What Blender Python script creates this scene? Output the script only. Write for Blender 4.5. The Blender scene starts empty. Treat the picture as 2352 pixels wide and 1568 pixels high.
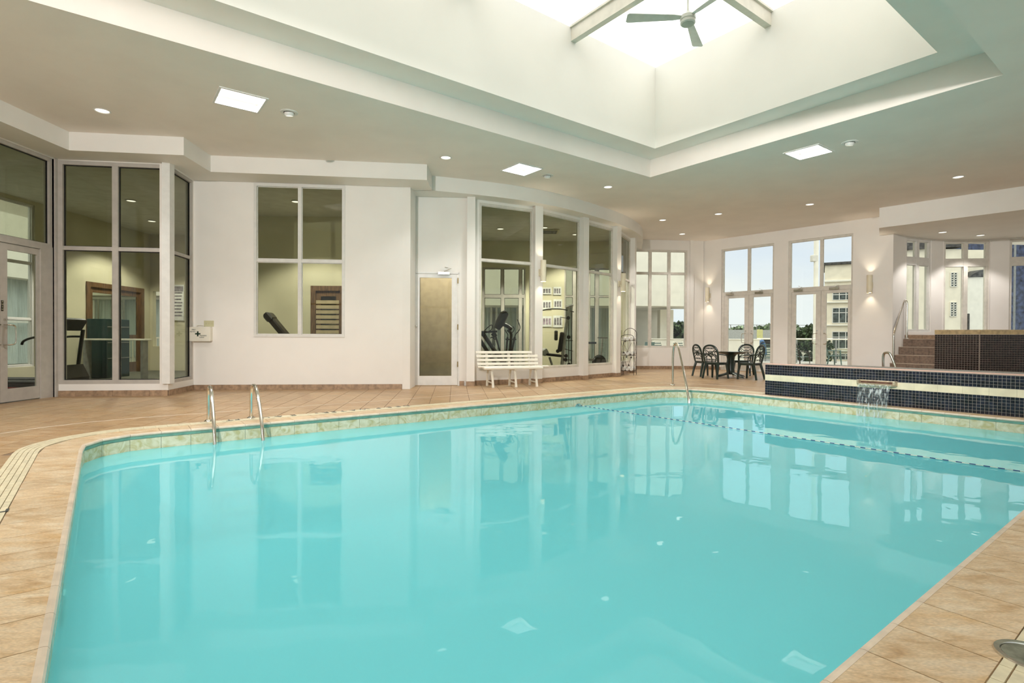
import bpy, bmesh, math, random
import numpy as np
from mathutils import Vector, Matrix
from mathutils.geometry import tessellate_polygon
random.seed(7)
SC = bpy.context.scene
COL = SC.collection
R_ = math.radians

# ------------------------------------------------------------------ camera
FPX, PITCH, ROLL, EYE = 1232.0, -.0089, .0051, 1.1
_cp, _sp, _cr, _sr = math.cos(PITCH), math.sin(PITCH), math.cos(ROLL), math.sin(ROLL)
FW = Vector((0, _cp, _sp)); _r = Vector((1, 0, 0)); _u = _r.cross(FW)
CR = _cr * _r + _sr * _u
CU = -_sr * _r + _cr * _u
CAM = Vector((0, 0, EYE))
cd = bpy.data.cameras.new('camera'); cd.sensor_width = 36; cd.lens = 36 * FPX / 2352; cd.clip_end = 600; cd.clip_start = .05
cam = bpy.data.objects.new('camera', cd); COL.objects.link(cam)
m = Matrix.Identity(4)
for i in range(3):
    m[i][0] = CR[i]; m[i][1] = CU[i]; m[i][2] = -FW[i]; m[i][3] = CAM[i]
cam.matrix_world = m
SC.camera = cam

# ------------------------------------------------------------------ world, exposure
SC.view_settings.view_transform = 'Standard'; SC.view_settings.look = 'None'
SC.view_settings.gamma = 1; SC.view_settings.use_curve_mapping = False
SC.view_settings.exposure = 0.54
wd = bpy.data.worlds.new('overcast sky'); SC.world = wd; wd.use_nodes = True
nt = wd.node_tree; nt.nodes.clear()
tc = nt.nodes.new('ShaderNodeTexCoord'); sx = nt.nodes.new('ShaderNodeSeparateXYZ')
nt.links.new(tc.outputs['Generated'], sx.inputs[0])
rp = nt.nodes.new('ShaderNodeValToRGB'); nt.links.new(sx.outputs['Z'], rp.inputs[0])
e = rp.color_ramp.elements
e[0].position = 0.0; e[0].color = (.37, .405, .44, 1)
e[1].position = 1.0; e[1].color = (1.4, 1.4, 1.38, 1)
for p, c in ((.03, (.375, .41, .465, 1)), (.18, (.35, .38, .455, 1)), (.45, (.82, .85, .87, 1))):
    q = e.new(p); q.color = c
nz = nt.nodes.new('ShaderNodeTexNoise'); nz.inputs['Scale'].default_value = 3.2; nz.inputs['Detail'].default_value = 5
mp = nt.nodes.new('ShaderNodeMapping'); mp.inputs['Scale'].default_value = (1, 1, 2.6)
nt.links.new(tc.outputs['Generated'], mp.inputs[0]); nt.links.new(mp.outputs[0], nz.inputs['Vector'])
cr2 = nt.nodes.new('ShaderNodeValToRGB'); nt.links.new(nz.outputs[0], cr2.inputs[0])
cr2.color_ramp.elements[0].position = .42; cr2.color_ramp.elements[0].color = (0, 0, 0, 1)
cr2.color_ramp.elements[1].position = .68; cr2.color_ramp.elements[1].color = (.75, .75, .75, 1)
mx = nt.nodes.new('ShaderNodeMix'); mx.data_type = 'RGBA'
nt.links.new(cr2.outputs[0], mx.inputs[0]); nt.links.new(rp.outputs[0], mx.inputs[6])
mx.inputs[7].default_value = (.45, .45, .455, 1)
bg = nt.nodes.new('ShaderNodeBackground'); bg.inputs[1].default_value = 1.88
nt.links.new(mx.outputs[2], bg.inputs[0])
wo = nt.nodes.new('ShaderNodeOutputWorld'); nt.links.new(bg.outputs[0], wo.inputs[0])
cy = SC.cycles
cy.max_bounces = 7; cy.diffuse_bounces = 3; cy.glossy_bounces = 3; cy.transmission_bounces = 6
cy.transparent_max_bounces = 10; cy.caustics_reflective = False; cy.caustics_refractive = False
cy.sample_clamp_indirect = 3.0; cy.use_adaptive_sampling = True; cy.adaptive_threshold = .06; cy.blur_glossy = .5

P_SQUARE = 26.0      # watts, square ceiling fittings
P_DOWN = 60.0         # watts, round downlights
P_SCONCE = 11.0
WARM = (1.0, .955, .93)

# ------------------------------------------------------------------ projection helpers (pixel of the 2352x1568 photograph -> a point of the place)
def ray(x, y): return FW * FPX + CR * (x - 1176) - CU * (y - 784)
def at(x, y, z=0.0):
    d = ray(x, y); return CAM + d * ((z - EYE) / d.z)
def onwall(x, y, A, B):
    A = Vector(A[:2]); B = Vector(B[:2]); n = Vector((-(B - A).y, (B - A).x)); d = ray(x, y)
    t = (A - CAM.xy).dot(n) / d.xy.dot(n); return CAM + d * t
def depth_of(x, y): return (Vector((x, y)) - CAM.xy).length

# ------------------------------------------------------------------ materials
MATS = {}
def newmat(name):
    mt = bpy.data.materials.new(name); mt.use_nodes = True; n = mt.node_tree; n.nodes.clear()
    out = n.nodes.new('ShaderNodeOutputMaterial'); MATS[name] = mt; return mt, n, out
def mat(name, col, rough=.5, metal=0.0, var=.05, scale=6.0, bump=0.0, bscale=60.0, spec=.5, per=0.0, stretch=(1, 1, 1), col2=None, coat=0):
    mt, n, out = newmat(name)
    b = n.nodes.new('ShaderNodeBsdfPrincipled'); n.links.new(b.outputs[0], out.inputs[0])
    b.inputs['Roughness'].default_value = rough; b.inputs['Metallic'].default_value = metal
    b.inputs['Specular IOR Level'].default_value = spec
    if coat: b.inputs['Coat Weight'].default_value = coat
    tc = n.nodes.new('ShaderNodeTexCoord'); mp = n.nodes.new('ShaderNodeMapping'); mp.inputs['Scale'].default_value = stretch
    n.links.new(tc.outputs['Object'], mp.inputs[0])
    nz = n.nodes.new('ShaderNodeTexNoise'); nz.inputs['Scale'].default_value = scale; nz.inputs['Detail'].default_value = 4
    n.links.new(mp.outputs[0], nz.inputs['Vector'])
    c2 = col2 or tuple(max(0, c * (1 - var * 3)) for c in col)
    c1 = tuple(min(1, c * (1 + var)) for c in col) if not col2 else col
    r = n.nodes.new('ShaderNodeValToRGB'); r.color_ramp.elements[0].color = (*c2, 1); r.color_ramp.elements[1].color = (*c1, 1)
    r.color_ramp.elements[0].position = .3; r.color_ramp.elements[1].position = .62
    n.links.new(nz.outputs[0], r.inputs[0]); last = r.outputs[0]
    if per:
        oi = n.nodes.new('ShaderNodeObjectInfo'); g = n.nodes.new('ShaderNodeNewGeometry')
        ad = n.nodes.new('ShaderNodeMath'); ad.operation = 'ADD'; n.links.new(oi.outputs['Random'], ad.inputs[0]); n.links.new(g.outputs['Random Per Island'], ad.inputs[1])
        fr = n.nodes.new('ShaderNodeMath'); fr.operation = 'FRACT'; n.links.new(ad.outputs[0], fr.inputs[0])
        mr = n.nodes.new('ShaderNodeMapRange'); n.links.new(fr.outputs[0], mr.inputs[0]); mr.inputs[3].default_value = 1 - per; mr.inputs[4].default_value = 1 + per * .6
        hs = n.nodes.new('ShaderNodeHueSaturation'); n.links.new(mr.outputs[0], hs.inputs['Value']); n.links.new(last, hs.inputs['Color']); last = hs.outputs[0]
    n.links.new(last, b.inputs['Base Color'])
    if bump:
        n2 = n.nodes.new('ShaderNodeTexNoise'); n2.inputs['Scale'].default_value = bscale; n2.inputs['Detail'].default_value = 3
        n.links.new(mp.outputs[0], n2.inputs['Vector'])
        bp = n.nodes.new('ShaderNodeBump'); bp.inputs['Strength'].default_value = bump; bp.inputs['Distance'].default_value = .01
        n.links.new(n2.outputs[0], bp.inputs['Height']); n.links.new(bp.outputs[0], b.inputs['Normal'])
    return mt
def emis(name, col, s):
    mt, n, out = newmat(name)
    nz = n.nodes.new('ShaderNodeTexNoise'); nz.inputs['Scale'].default_value = 20
    mr = n.nodes.new('ShaderNodeMapRange'); mr.inputs[3].default_value = s * .96; mr.inputs[4].default_value = s * 1.04
    n.links.new(nz.outputs[0], mr.inputs[0])
    em = n.nodes.new('ShaderNodeEmission'); em.inputs[0].default_value = (*col, 1); n.links.new(mr.outputs[0], em.inputs[1])
    n.links.new(em.outputs[0], out.inputs[0]); return mt
def glass(name, tint=(.9, .92, .9), ior=1.45, fac=1.0):
    mt, n, out = newmat(name)
    tr = n.nodes.new('ShaderNodeBsdfTransparent'); tr.inputs[0].default_value = (*tint, 1)
    gl = n.nodes.new('ShaderNodeBsdfGlossy'); gl.inputs['Roughness'].default_value = .0
    fr = n.nodes.new('ShaderNodeFresnel'); fr.inputs[0].default_value = ior
    mu = n.nodes.new('ShaderNodeMath'); mu.operation = 'MULTIPLY'; ge = n.nodes.new('ShaderNodeNewGeometry'); bk = n.nodes.new('ShaderNodeMapRange'); bk.inputs[3].default_value = fac; bk.inputs[4].default_value = 0; n.links.new(ge.outputs['Backfacing'], bk.inputs[0]); n.links.new(bk.outputs[0], mu.inputs[1]); n.links.new(fr.outputs[0], mu.inputs[0])
    nz = n.nodes.new('ShaderNodeTexNoise'); nz.inputs['Scale'].default_value = 1.2
    bp = n.nodes.new('ShaderNodeBump'); bp.inputs['Strength'].default_value = .02; bp.inputs['Distance'].default_value = .01
    n.links.new(nz.outputs[0], bp.inputs['Height']); n.links.new(bp.outputs[0], gl.inputs['Normal'])
    mx = n.nodes.new('ShaderNodeMixShader'); n.links.new(mu.outputs[0], mx.inputs[0]); n.links.new(tr.outputs[0], mx.inputs[1]); n.links.new(gl.outputs[0], mx.inputs[2])
    n.links.new(mx.outputs[0], out.inputs[0]); return mt

PAINT = mat('wall paint', (.89, .85, .79), .6, var=.010, scale=1.5, bump=.12, bscale=140)
CEIL = mat('ceiling paint', (.93, .855, .78), .7, var=.012, scale=1.5, bump=.05, bscale=120)
WELL = mat('skylight well paint', (.84, .815, .745), .7, var=.01, scale=1.0)
GYMP = mat('gym wall paint', (.64, .59, .42), .7, var=.02, scale=1.5)
GYMC = mat('gym ceiling tile', (.70, .67, .58), .8, var=.03, scale=4)
FRAME = mat('taupe aluminium', (.50, .46, .41), .45, var=.03, scale=9, bump=.03)
FRAMEL = mat('light aluminium', (.74, .72, .67), .45, var=.02, scale=9, bump=.03)
FRAMEP = mat('cream painted frame', (.72, .68, .60), .5, var=.03, scale=9, bump=.03)
DOORW = mat('white door paint', (.80, .78, .74), .4, var=.02, scale=8)
BASET = mat('terracotta base tile', (.40, .265, .165), .4, var=.12, scale=14, bump=.1, per=.10)
GROUT = mat('floor grout', (.20, .135, .085), .8, var=.1, scale=30)
CREAMT = mat('cream ribbed tile', (.74, .66, .46), .4, var=.05, scale=20, per=.06)
NAVY = mat('navy mosaic tile', (.010, .013, .028), .22, var=.3, scale=8, per=.35)
BROWNT = mat('black brown mosaic tile', (.016, .007, .007), .2, var=.3, scale=8, per=.35)
MGROUT = mat('mosaic grout', (.48, .44, .38), .8, var=.06, scale=40)
DGROUT = mat('dark mosaic grout', (.30, .25, .21), .8, var=.06, scale=40)
BAND = mat('cream band tile', (.90, .79, .57), .35, var=.05, scale=5, per=.03)
PINK = mat('pink edge trim', (.72, .45, .36), .5, var=.05)
STEEL = mat('stainless steel', (.72, .69, .62), .16, metal=1, var=.04, scale=8)
CHROME = mat('chrome hardware', (.70, .67, .60), .22, metal=1, var=.05, scale=30)
BRASS = mat('aged hinge metal', (.25, .18, .08), .4, metal=.8, var=.1)
WHITEP = mat('white plastic', (.88, .83, .71), .4, var=.02, scale=5)
GREENP = mat('dark green resin', (.012, .026, .020), .28, var=.15, scale=12, spec=.6)
GREENO = mat('green resin outdoor', (.10, .16, .14), .4, var=.1, scale=12)
BLACKM = mat('black gym metal', (.022, .018, .014), .35, var=.2, scale=12)
BLACKR = mat('black rubber', (.012, .010, .010), .7, var=.2, scale=20)
GREYM = mat('grey gym metal', (.30, .30, .28), .4, metal=.3, var=.08, scale=10)
IRON = mat('dark wrought iron', (.05, .035, .025), .5, var=.2, scale=30)
TOWEL = mat('white towel cotton', (.80, .78, .74), .95, var=.03, scale=30, bump=.4, bscale=220)
WOOD = mat('dark brown wood', (.16, .085, .035), .45, var=.18, scale=7, stretch=(6, 6, .6))
SHUT = mat('shutter slat', (.50, .40, .24), .5, var=.06)
IVORY = mat('ivory fixture metal', (.82, .74, .55), .5, var=.02)
IVORYD = mat('ivory switch plate', (.62, .58, .36), .5, var=.02)
DARKG = mat('printed dark green', (.01, .035, .015), .6, var=.05)
PAPER = mat('printed poster paper', (.75, .75, .72), .7, var=.04, scale=10)
PRINT = mat('poster print grey', (.22, .20, .22), .7, var=.3, scale=14)
PRINT2 = mat('poster print mauve', (.40, .30, .38), .7, var=.3, scale=10)
CARPET = mat('gym carpet', (.12, .12, .09), .95, var=.15, scale=60)
EXTC = mat('cream exterior render', (.90, .85, .74), .8, var=.02, scale=3)
EXTC2 = mat('cream building render', (.90, .81, .64), .8, var=.03, scale=1.5)
CURT = mat('sheer curtain', (.62, .68, .66), .8, var=.05, scale=6, stretch=(6, 6, .4))
EXTG = mat('exterior dark glass', (.10, .12, .11), .12, var=.3, scale=3)
CONC = mat('terrace concrete', (.46, .43, .38), .8, var=.06, scale=5)
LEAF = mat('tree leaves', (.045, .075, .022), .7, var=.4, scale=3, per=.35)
LEAFF = mat('far tree leaves', (.26, .33, .19), .8, var=.3, scale=2, per=.2)  # paler than the near leaves: distance haze put into the colour
BARK = mat('tree bark', (.10, .07, .05), .9, var=.2)
ROOF = mat('dark roof', (.09, .085, .08), .9, var=.25, scale=4)
YEL = mat('yellow sign paint', (.75, .70, .30), .5, var=.05)
BLUEP = mat('blue plastic', (.10, .20, .42), .4, var=.1)
CARP = mat('silver car paint', (.35, .40, .42), .25, metal=.4, var=.05)
TOWER = mat('blue glass tower', (.05, .065, .13), .2, var=.3, scale=2)
FANM = mat('fan white metal', (.62, .64, .58), .4, var=.03)
BEAMM = mat('skylight beam paint', (.70, .66, .56), .5, var=.03)
STEPT = mat('brown step tile', (.22, .15, .105), .5, var=.12, scale=20, per=.08)
LENSE = emis('lit ceiling panel', (1, .98, .93), 1.3)
LAMPE = emis('lit lamp glass', (1, .93, .80), 1.6)
LAMPD = emis('dim lamp glass', (1, .95, .85), 1.3)
GLASS = glass('window glass', (.88, .90, .86))
GLASSG = glass('gym window glass', (.74, .76, .68))
GLASSR = glass('skylight glazing', (1.0, .97, .90), fac=.3)
LPOOL = mat('underwater lamp', (.05, .22, .22), .3, var=.1)

def sandstone(name='sandstone coping tile', k=(1, 1, 1)):
    mt, n, out = newmat(name)
    b = n.nodes.new('ShaderNodeBsdfPrincipled'); n.links.new(b.outputs[0], out.inputs[0])
    g = n.nodes.new('ShaderNodeNewGeometry'); mp = n.nodes.new('ShaderNodeMapping'); mp.inputs['Rotation'].default_value = (0, 0, R_(-6)); mp.inputs['Scale'].default_value = (1.2, 3.2, 1)
    n.links.new(g.outputs['Position'], mp.inputs[0])
    oi = n.nodes.new('ShaderNodeObjectInfo')
    ad = n.nodes.new('ShaderNodeMath'); ad.operation = 'ADD'; n.links.new(oi.outputs['Random'], ad.inputs[0]); n.links.new(g.outputs['Random Per Island'], ad.inputs[1])
    fr = n.nodes.new('ShaderNodeMath'); fr.operation = 'FRACT'; n.links.new(ad.outputs[0], fr.inputs[0])
    of = n.nodes.new('ShaderNodeMath'); of.operation = 'MULTIPLY'; of.inputs[1].default_value = 17; n.links.new(fr.outputs[0], of.inputs[0])
    def noise(scale, detail, dist=0):
        z = n.nodes.new('ShaderNodeTexNoise'); z.noise_dimensions = '4D'; z.inputs['Scale'].default_value = scale; z.inputs['Detail'].default_value = detail; z.inputs['Distortion'].default_value = dist
        n.links.new(mp.outputs[0], z.inputs['Vector']); n.links.new(of.outputs[0], z.inputs['W']); return z
    a = noise(4.6, 9, .9); c = noise(1.9, 4, .5)
    r1 = n.nodes.new('ShaderNodeValToRGB'); n.links.new(a.outputs[0], r1.inputs[0])
    el = r1.color_ramp.elements
    el[0].position = .28; el[0].color = (.50, .32, .16, 1); el[1].position = .74; el[1].color = (.76, .64, .47, 1)
    q = el.new(.5); q.color = (.68, .51, .32, 1)
    r2 = n.nodes.new('ShaderNodeValToRGB'); n.links.new(c.outputs[0], r2.inputs[0])
    r2.color_ramp.elements[0].position = .56; r2.color_ramp.elements[0].color = (0, 0, 0, 1); r2.color_ramp.elements[1].position = .75; r2.color_ramp.elements[1].color = (.7, .7, .7, 1)
    mx = n.nodes.new('ShaderNodeMix'); mx.data_type = 'RGBA'; n.links.new(r2.outputs[0], mx.inputs[0]); n.links.new(r1.outputs[0], mx.inputs[6]); mx.inputs[7].default_value = (.66, .41, .17, 1)
    mr = n.nodes.new('ShaderNodeMapRange'); n.links.new(fr.outputs[0], mr.inputs[0]); mr.inputs[3].default_value = .88; mr.inputs[4].default_value = 1.07
    hs = n.nodes.new('ShaderNodeHueSaturation'); n.links.new(mr.outputs[0], hs.inputs['Value']); n.links.new(mx.outputs[2], hs.inputs['Color'])
    fs = noise(55, 4); mr2 = n.nodes.new('ShaderNodeMapRange'); n.links.new(fs.outputs[0], mr2.inputs[0]); mr2.inputs[1].default_value = .3; mr2.inputs[2].default_value = .7; mr2.inputs[3].default_value = .80; mr2.inputs[4].default_value = 1.16
    h2 = n.nodes.new('ShaderNodeHueSaturation'); n.links.new(mr2.outputs[0], h2.inputs['Value']); n.links.new(hs.outputs[0], h2.inputs['Color'])
    tm = n.nodes.new('ShaderNodeMix'); tm.data_type = 'RGBA'; tm.blend_type = 'MULTIPLY'; tm.inputs[0].default_value = 1; n.links.new(h2.outputs[0], tm.inputs[6]); tm.inputs[7].default_value = (*k, 1)
    n.links.new(tm.outputs[2], b.inputs['Base Color']); b.inputs['Roughness'].default_value = .36; b.inputs['Specular IOR Level'].default_value = .4
    f = noise(26, 5)
    bp = n.nodes.new('ShaderNodeBump'); bp.inputs['Strength'].default_value = .35; bp.inputs['Distance'].default_value = .004
    n.links.new(f.outputs[0], bp.inputs['Height']); n.links.new(bp.outputs[0], b.inputs['Normal'])
    return mt
STONE = sandstone()
FIELD = sandstone('brown deck field tile', (.66, .575, .49))
def wtile():
    mt, n, out = newmat('waterline marble tile')
    b = n.nodes.new('ShaderNodeBsdfPrincipled'); n.links.new(b.outputs[0], out.inputs[0]); b.inputs['Roughness'].default_value = .2
    tc = n.nodes.new('ShaderNodeNewGeometry'); z = n.nodes.new('ShaderNodeTexNoise'); z.inputs['Scale'].default_value = 9; z.inputs['Detail'].default_value = 6; z.inputs['Distortion'].default_value = 1.4
    n.links.new(tc.outputs['Position'], z.inputs['Vector'])
    r = n.nodes.new('ShaderNodeValToRGB'); n.links.new(z.outputs[0], r.inputs[0]); el = r.color_ramp.elements
    el[0].position = .36; el[0].color = (.58, .50, .26, 1); el[1].position = .64; el[1].color = (.80, .74, .56, 1); q = el.new(.5); q.color = (.70, .64, .44, 1)
    n.links.new(r.outputs[0], b.inputs['Base Color']); return mt
WTILE = wtile()
COPG = mat('coping bullnose ceramic', (.72, .60, .47), .3, var=.05, scale=10, per=.05)
COPU = mat('coping underside green', (.20, .36, .28), .4, var=.08, scale=12)
def poolmat():
    mt, n, out = newmat('pool plaster')
    b = n.nodes.new('ShaderNodeBsdfPrincipled'); n.links.new(b.outputs[0], out.inputs[0]); b.inputs['Roughness'].default_value = .7
    tc = n.nodes.new('ShaderNodeNewGeometry'); z = n.nodes.new('ShaderNodeTexNoise'); z.inputs['Scale'].default_value = .6; z.inputs['Detail'].default_value = 3
    n.links.new(tc.outputs['Position'], z.inputs['Vector'])
    r = n.nodes.new('ShaderNodeValToRGB'); n.links.new(z.outputs[0], r.inputs[0])
    r.color_ramp.elements[0].color = (.60, .83, .85, 1); r.color_ramp.elements[1].color = (.66, .86, .87, 1)
    n.links.new(r.outputs[0], b.inputs['Base Color']); return mt
PLASTER = poolmat()
def watermat():
    mt, n, out = newmat('pool water')
    tr = n.nodes.new('ShaderNodeBsdfTransparent'); tr.inputs[0].default_value = (.50, .94, .99, 1)
    gl = n.nodes.new('ShaderNodeBsdfGlossy'); gl.inputs['Roughness'].default_value = .0; gl.inputs[0].default_value = (.92, .97, 1, 1)
    fr = n.nodes.new('ShaderNodeFresnel'); fr.inputs[0].default_value = 1.33
    g = n.nodes.new('ShaderNodeNewGeometry')
    z = n.nodes.new('ShaderNodeTexNoise'); z.inputs['Scale'].default_value = 2.6; z.inputs['Detail'].default_value = 2; n.links.new(g.outputs['Position'], z.inputs['Vector'])
    z2 = n.nodes.new('ShaderNodeTexNoise'); z2.inputs['Scale'].default_value = 14; z2.inputs['Detail'].default_value = 2; n.links.new(g.outputs['Position'], z2.inputs['Vector'])
    # livelier water near the waterfall
    vd = n.nodes.new('ShaderNodeVectorMath'); vd.operation = 'DISTANCE'; n.links.new(g.outputs['Position'], vd.inputs[0]); vd.inputs[1].default_value = (5.7, 8.7, -.18)
    mr = n.nodes.new('ShaderNodeMapRange'); n.links.new(vd.outputs['Value'], mr.inputs[0]); mr.inputs[1].default_value = .2; mr.inputs[2].default_value = 3.2; mr.inputs[3].default_value = .5; mr.inputs[4].default_value = .0
    m2 = n.nodes.new('ShaderNodeMath'); m2.operation = 'MULTIPLY'; n.links.new(z2.outputs[0], m2.inputs[0]); n.links.new(mr.outputs[0], m2.inputs[1])
    ad = n.nodes.new('ShaderNodeMath'); ad.operation = 'ADD'; n.links.new(z.outputs[0], ad.inputs[0]); n.links.new(m2.outputs[0], ad.inputs[1])
    bp = n.nodes.new('ShaderNodeBump'); bp.inputs['Strength'].default_value = .10; bp.inputs['Distance'].default_value = .018
    n.links.new(ad.outputs[0], bp.inputs['Height']); n.links.new(bp.outputs[0], gl.inputs['Normal'])
    df = n.nodes.new('ShaderNodeBsdfDiffuse'); df.inputs[0].default_value = (.25, .88, .96, 1)      # suspended matter makes the water milky
    m0 = n.nodes.new('ShaderNodeMixShader'); m0.inputs[0].default_value = .6; n.links.new(tr.outputs[0], m0.inputs[1]); n.links.new(df.outputs[0], m0.inputs[2])
    bk = n.nodes.new('ShaderNodeMath'); bk.operation = 'SUBTRACT'; bk.inputs[0].default_value = 1; n.links.new(g.outputs['Backfacing'], bk.inputs[1]); mu = n.nodes.new('ShaderNodeMath'); mu.operation = 'MULTIPLY'; n.links.new(bk.outputs[0], mu.inputs[0]); n.links.new(fr.outputs[0], mu.inputs[1])
    mx = n.nodes.new('ShaderNodeMixShader'); n.links.new(mu.outputs[0], mx.inputs[0]); n.links.new(m0.outputs[0], mx.inputs[1]); n.links.new(gl.outputs[0], mx.inputs[2])
    n.links.new(mx.outputs[0], out.inputs[0]); return mt
WATER = watermat()
def fallmat():
    mt, n, out = newmat('falling water')
    tr = n.nodes.new('ShaderNodeBsdfTransparent'); tr.inputs[0].default_value = (.9, .95, .97, 1)
    b = n.nodes.new('ShaderNodeBsdfPrincipled'); b.inputs['Base Color'].default_value = (.75, .8, .8, 1); b.inputs['Roughness'].default_value = .08
    tc = n.nodes.new('ShaderNodeTexCoord'); mp = n.nodes.new('ShaderNodeMapping'); mp.inputs['Scale'].default_value = (26, 26, 1.6); n.links.new(tc.outputs['Object'], mp.inputs[0])
    z = n.nodes.new('ShaderNodeTexNoise'); z.inputs['Scale'].default_value = 1.5; z.inputs['Detail'].default_value = 3; n.links.new(mp.outputs[0], z.inputs['Vector'])
    r = n.nodes.new('ShaderNodeValToRGB'); n.links.new(z.outputs[0], r.inputs[0]); r.color_ramp.elements[0].position = .50; r.color_ramp.elements[1].position = .70; r.color_ramp.elements[0].color = (.06, .06, .06, 1); r.color_ramp.elements[1].color = (.75, .75, .75, 1)
    mx = n.nodes.new('ShaderNodeMixShader'); n.links.new(r.outputs[0], mx.inputs[0]); n.links.new(tr.outputs[0], mx.inputs[1]); n.links.new(b.outputs[0], mx.inputs[2])
    n.links.new(mx.outputs[0], out.inputs[0]); return mt
FALL = fallmat()

# ------------------------------------------------------------------ mesh builder and tagging
class MB:
    def __init__(s): s.v = []; s.f = []
    def add(s, vs, fs):
        o = len(s.v); s.v += [tuple(v) for v in vs]; s.f += [tuple(i + o for i in f) for f in fs]; return s
    def box(s, c, d, rz=0, M=None):
        x, y, z = d[0] / 2, d[1] / 2, d[2] / 2; c = Vector(c)
        if M is None: M = Matrix.Rotation(rz, 3, 'Z')
        vs = [c + M @ Vector((a * x, b * y, e_ * z)) for a in (-1, 1) for b in (-1, 1) for e_ in (-1, 1)]
        return s.add(vs, [(0, 1, 3, 2), (4, 6, 7, 5), (0, 4, 5, 1), (2, 3, 7, 6), (0, 2, 6, 4), (1, 5, 7, 3)])
    def cbox(s, c, d, b=.006, rz=0, M=None):          # box with chamfered edges all round the top and bottom outline
        x, y, z = d[0] / 2, d[1] / 2, d[2] / 2; c = Vector(c); b = min(b, x * .45, y * .45, z * .45)
        if M is None: M = Matrix.Rotation(rz, 3, 'Z')
        L = []
        for zz, k in ((-z, b), (-z + b, 0), (z - b, 0), (z, b)):
            for (a, e_) in ((-1, -1), (1, -1), (1, 1), (-1, 1)): L.append(c + M @ Vector((a * (x - k), e_ * (y - k), zz)))
        fs = [(3, 2, 1, 0), (12, 13, 14, 15)]
        for r in range(3):
            for i in range(4): j = (i + 1) % 4; fs.append((r * 4 + i, r * 4 + j, r * 4 + 4 + j, r * 4 + 4 + i))
        return s.add(L, fs)
    def obox(s, A, u, s0, s1, n0, n1, z0, z1):          # box in a wall's own frame: along u, across n
        n = Vector((-u[1], u[0])); A = Vector(A[:2]); u = Vector(u)
        vs = []
        for a in (s0, s1):
            for b in (n0, n1):
                p = A + u * a + n * b
                for z in (z0, z1): vs.append((p.x, p.y, z))
        return s.add(vs, [(0, 1, 3, 2), (4, 6, 7, 5), (0, 4, 5, 1), (2, 3, 7, 6), (0, 2, 6, 4), (1, 5, 7, 3)])
    def tube(s, pts, r, n=8, cap=True, flat=1.0):
        pts = [Vector(p) for p in pts]; k = len(pts)
        rr = r if isinstance(r, (list, tuple)) else [r] * k
        t = (pts[1] - pts[0]).normalized(); a = t.orthogonal().normalized() if abs(t.z) > .99 else t.cross(Vector((0, 0, 1))).normalized()
        vs = []
        for i in range(k):
            t = (pts[min(i + 1, k - 1)] - pts[max(i - 1, 0)]).normalized()
            a = (a - t * a.dot(t)).normalized(); b = t.cross(a)
            for j in range(n):
                w = 2 * math.pi * j / n; vs.append(pts[i] + a * math.cos(w) * rr[i] + b * math.sin(w) * rr[i] * flat)
        fs = [(i * n + j, i * n + (j + 1) % n, (i + 1) * n + (j + 1) % n, (i + 1) * n + j) for i in range(k - 1) for j in range(n)]
        if cap: fs += [tuple(range(n))[::-1], tuple(range((k - 1) * n, k * n))]
        return s.add(vs, fs)
    def lathe(s, prof, c=(0, 0, 0), n=20, M=None):
        c = Vector(c); vs = []; M = M or Matrix.Identity(3)
        for (r, z) in prof:
            for j in range(n): w = 2 * math.pi * j / n; vs.append(c + M @ Vector((r * math.cos(w), r * math.sin(w), z)))
        k = len(prof); fs = [(i * n + j, i * n + (j + 1) % n, (i + 1) * n + (j + 1) % n, (i + 1) * n + j) for i in range(k - 1) for j in range(n)]
        fs += [tuple(range(n))[::-1], tuple(range((k - 1) * n, k * n))]
        return s.add(vs, fs)
    def prism(s, poly, z0, z1, M=None, c=(0, 0, 0)):
        n = len(poly); M = M or Matrix.Identity(3); c = Vector(c)
        vs = [c + M @ Vector((p[0], p[1], z0)) for p in poly] + [c + M @ Vector((p[0], p[1], z1)) for p in poly]
        fs = [tuple(range(n))[::-1], tuple(range(n, 2 * n))] + [(i, (i + 1) % n, n + (i + 1) % n, n + i) for i in range(n)]
        return s.add(vs, fs)
    def build(s, name, mt, parent=None, loc=(0, 0, 0), rz=0, smooth=False, world=False):
        me = bpy.data.meshes.new(name)
        L = Vector(loc)
        if world: vs = [Vector(v) - L for v in s.v]
        else: vs = s.v
        me.from_pydata([tuple(v) for v in vs], [], s.f); me.update()
        bm = bmesh.new(); bm.from_mesh(me); bmesh.ops.recalc_face_normals(bm, faces=bm.faces); bm.to_mesh(me); bm.free()
        if mt: me.materials.append(mt)
        if smooth:
            me.polygons.foreach_set('use_smooth', [True] * len(me.polygons))
            try: me.set_sharp_from_angle(angle=R_(38))
            except Exception: pass
        o = bpy.data.objects.new(name, me); COL.objects.link(o); o.parent = parent; o.location = loc; o.rotation_euler[2] = rz
        return o
def tag(o, label, cat, group=None, kind=None):
    if label: o['label'] = label
    if cat: o['category'] = cat
    if group: o['group'] = group
    if kind: o['kind'] = kind
    return o
def thing(name, label, cat, loc=(0, 0, 0), rz=0, group=None):
    o = bpy.data.objects.new(name, None); o.empty_display_size = .1; COL.objects.link(o); o.location = loc; o.rotation_euler[2] = rz
    return tag(o, label, cat, group)
def struct(o): o['kind'] = 'structure'; return o
def semp(name, loc=(0, 0, 0)):
    o = bpy.data.objects.new(name, None); COL.objects.link(o); o.location = loc; return struct(o)
def kids(o): return [c for c in bpy.data.objects if c.parent == o]
def copy_tree(o, ch=None, parent=None):
    c = o.copy(); COL.objects.link(c); c.parent = parent
    for k in kids(o): copy_tree(k, None, c)
    return c
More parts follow.
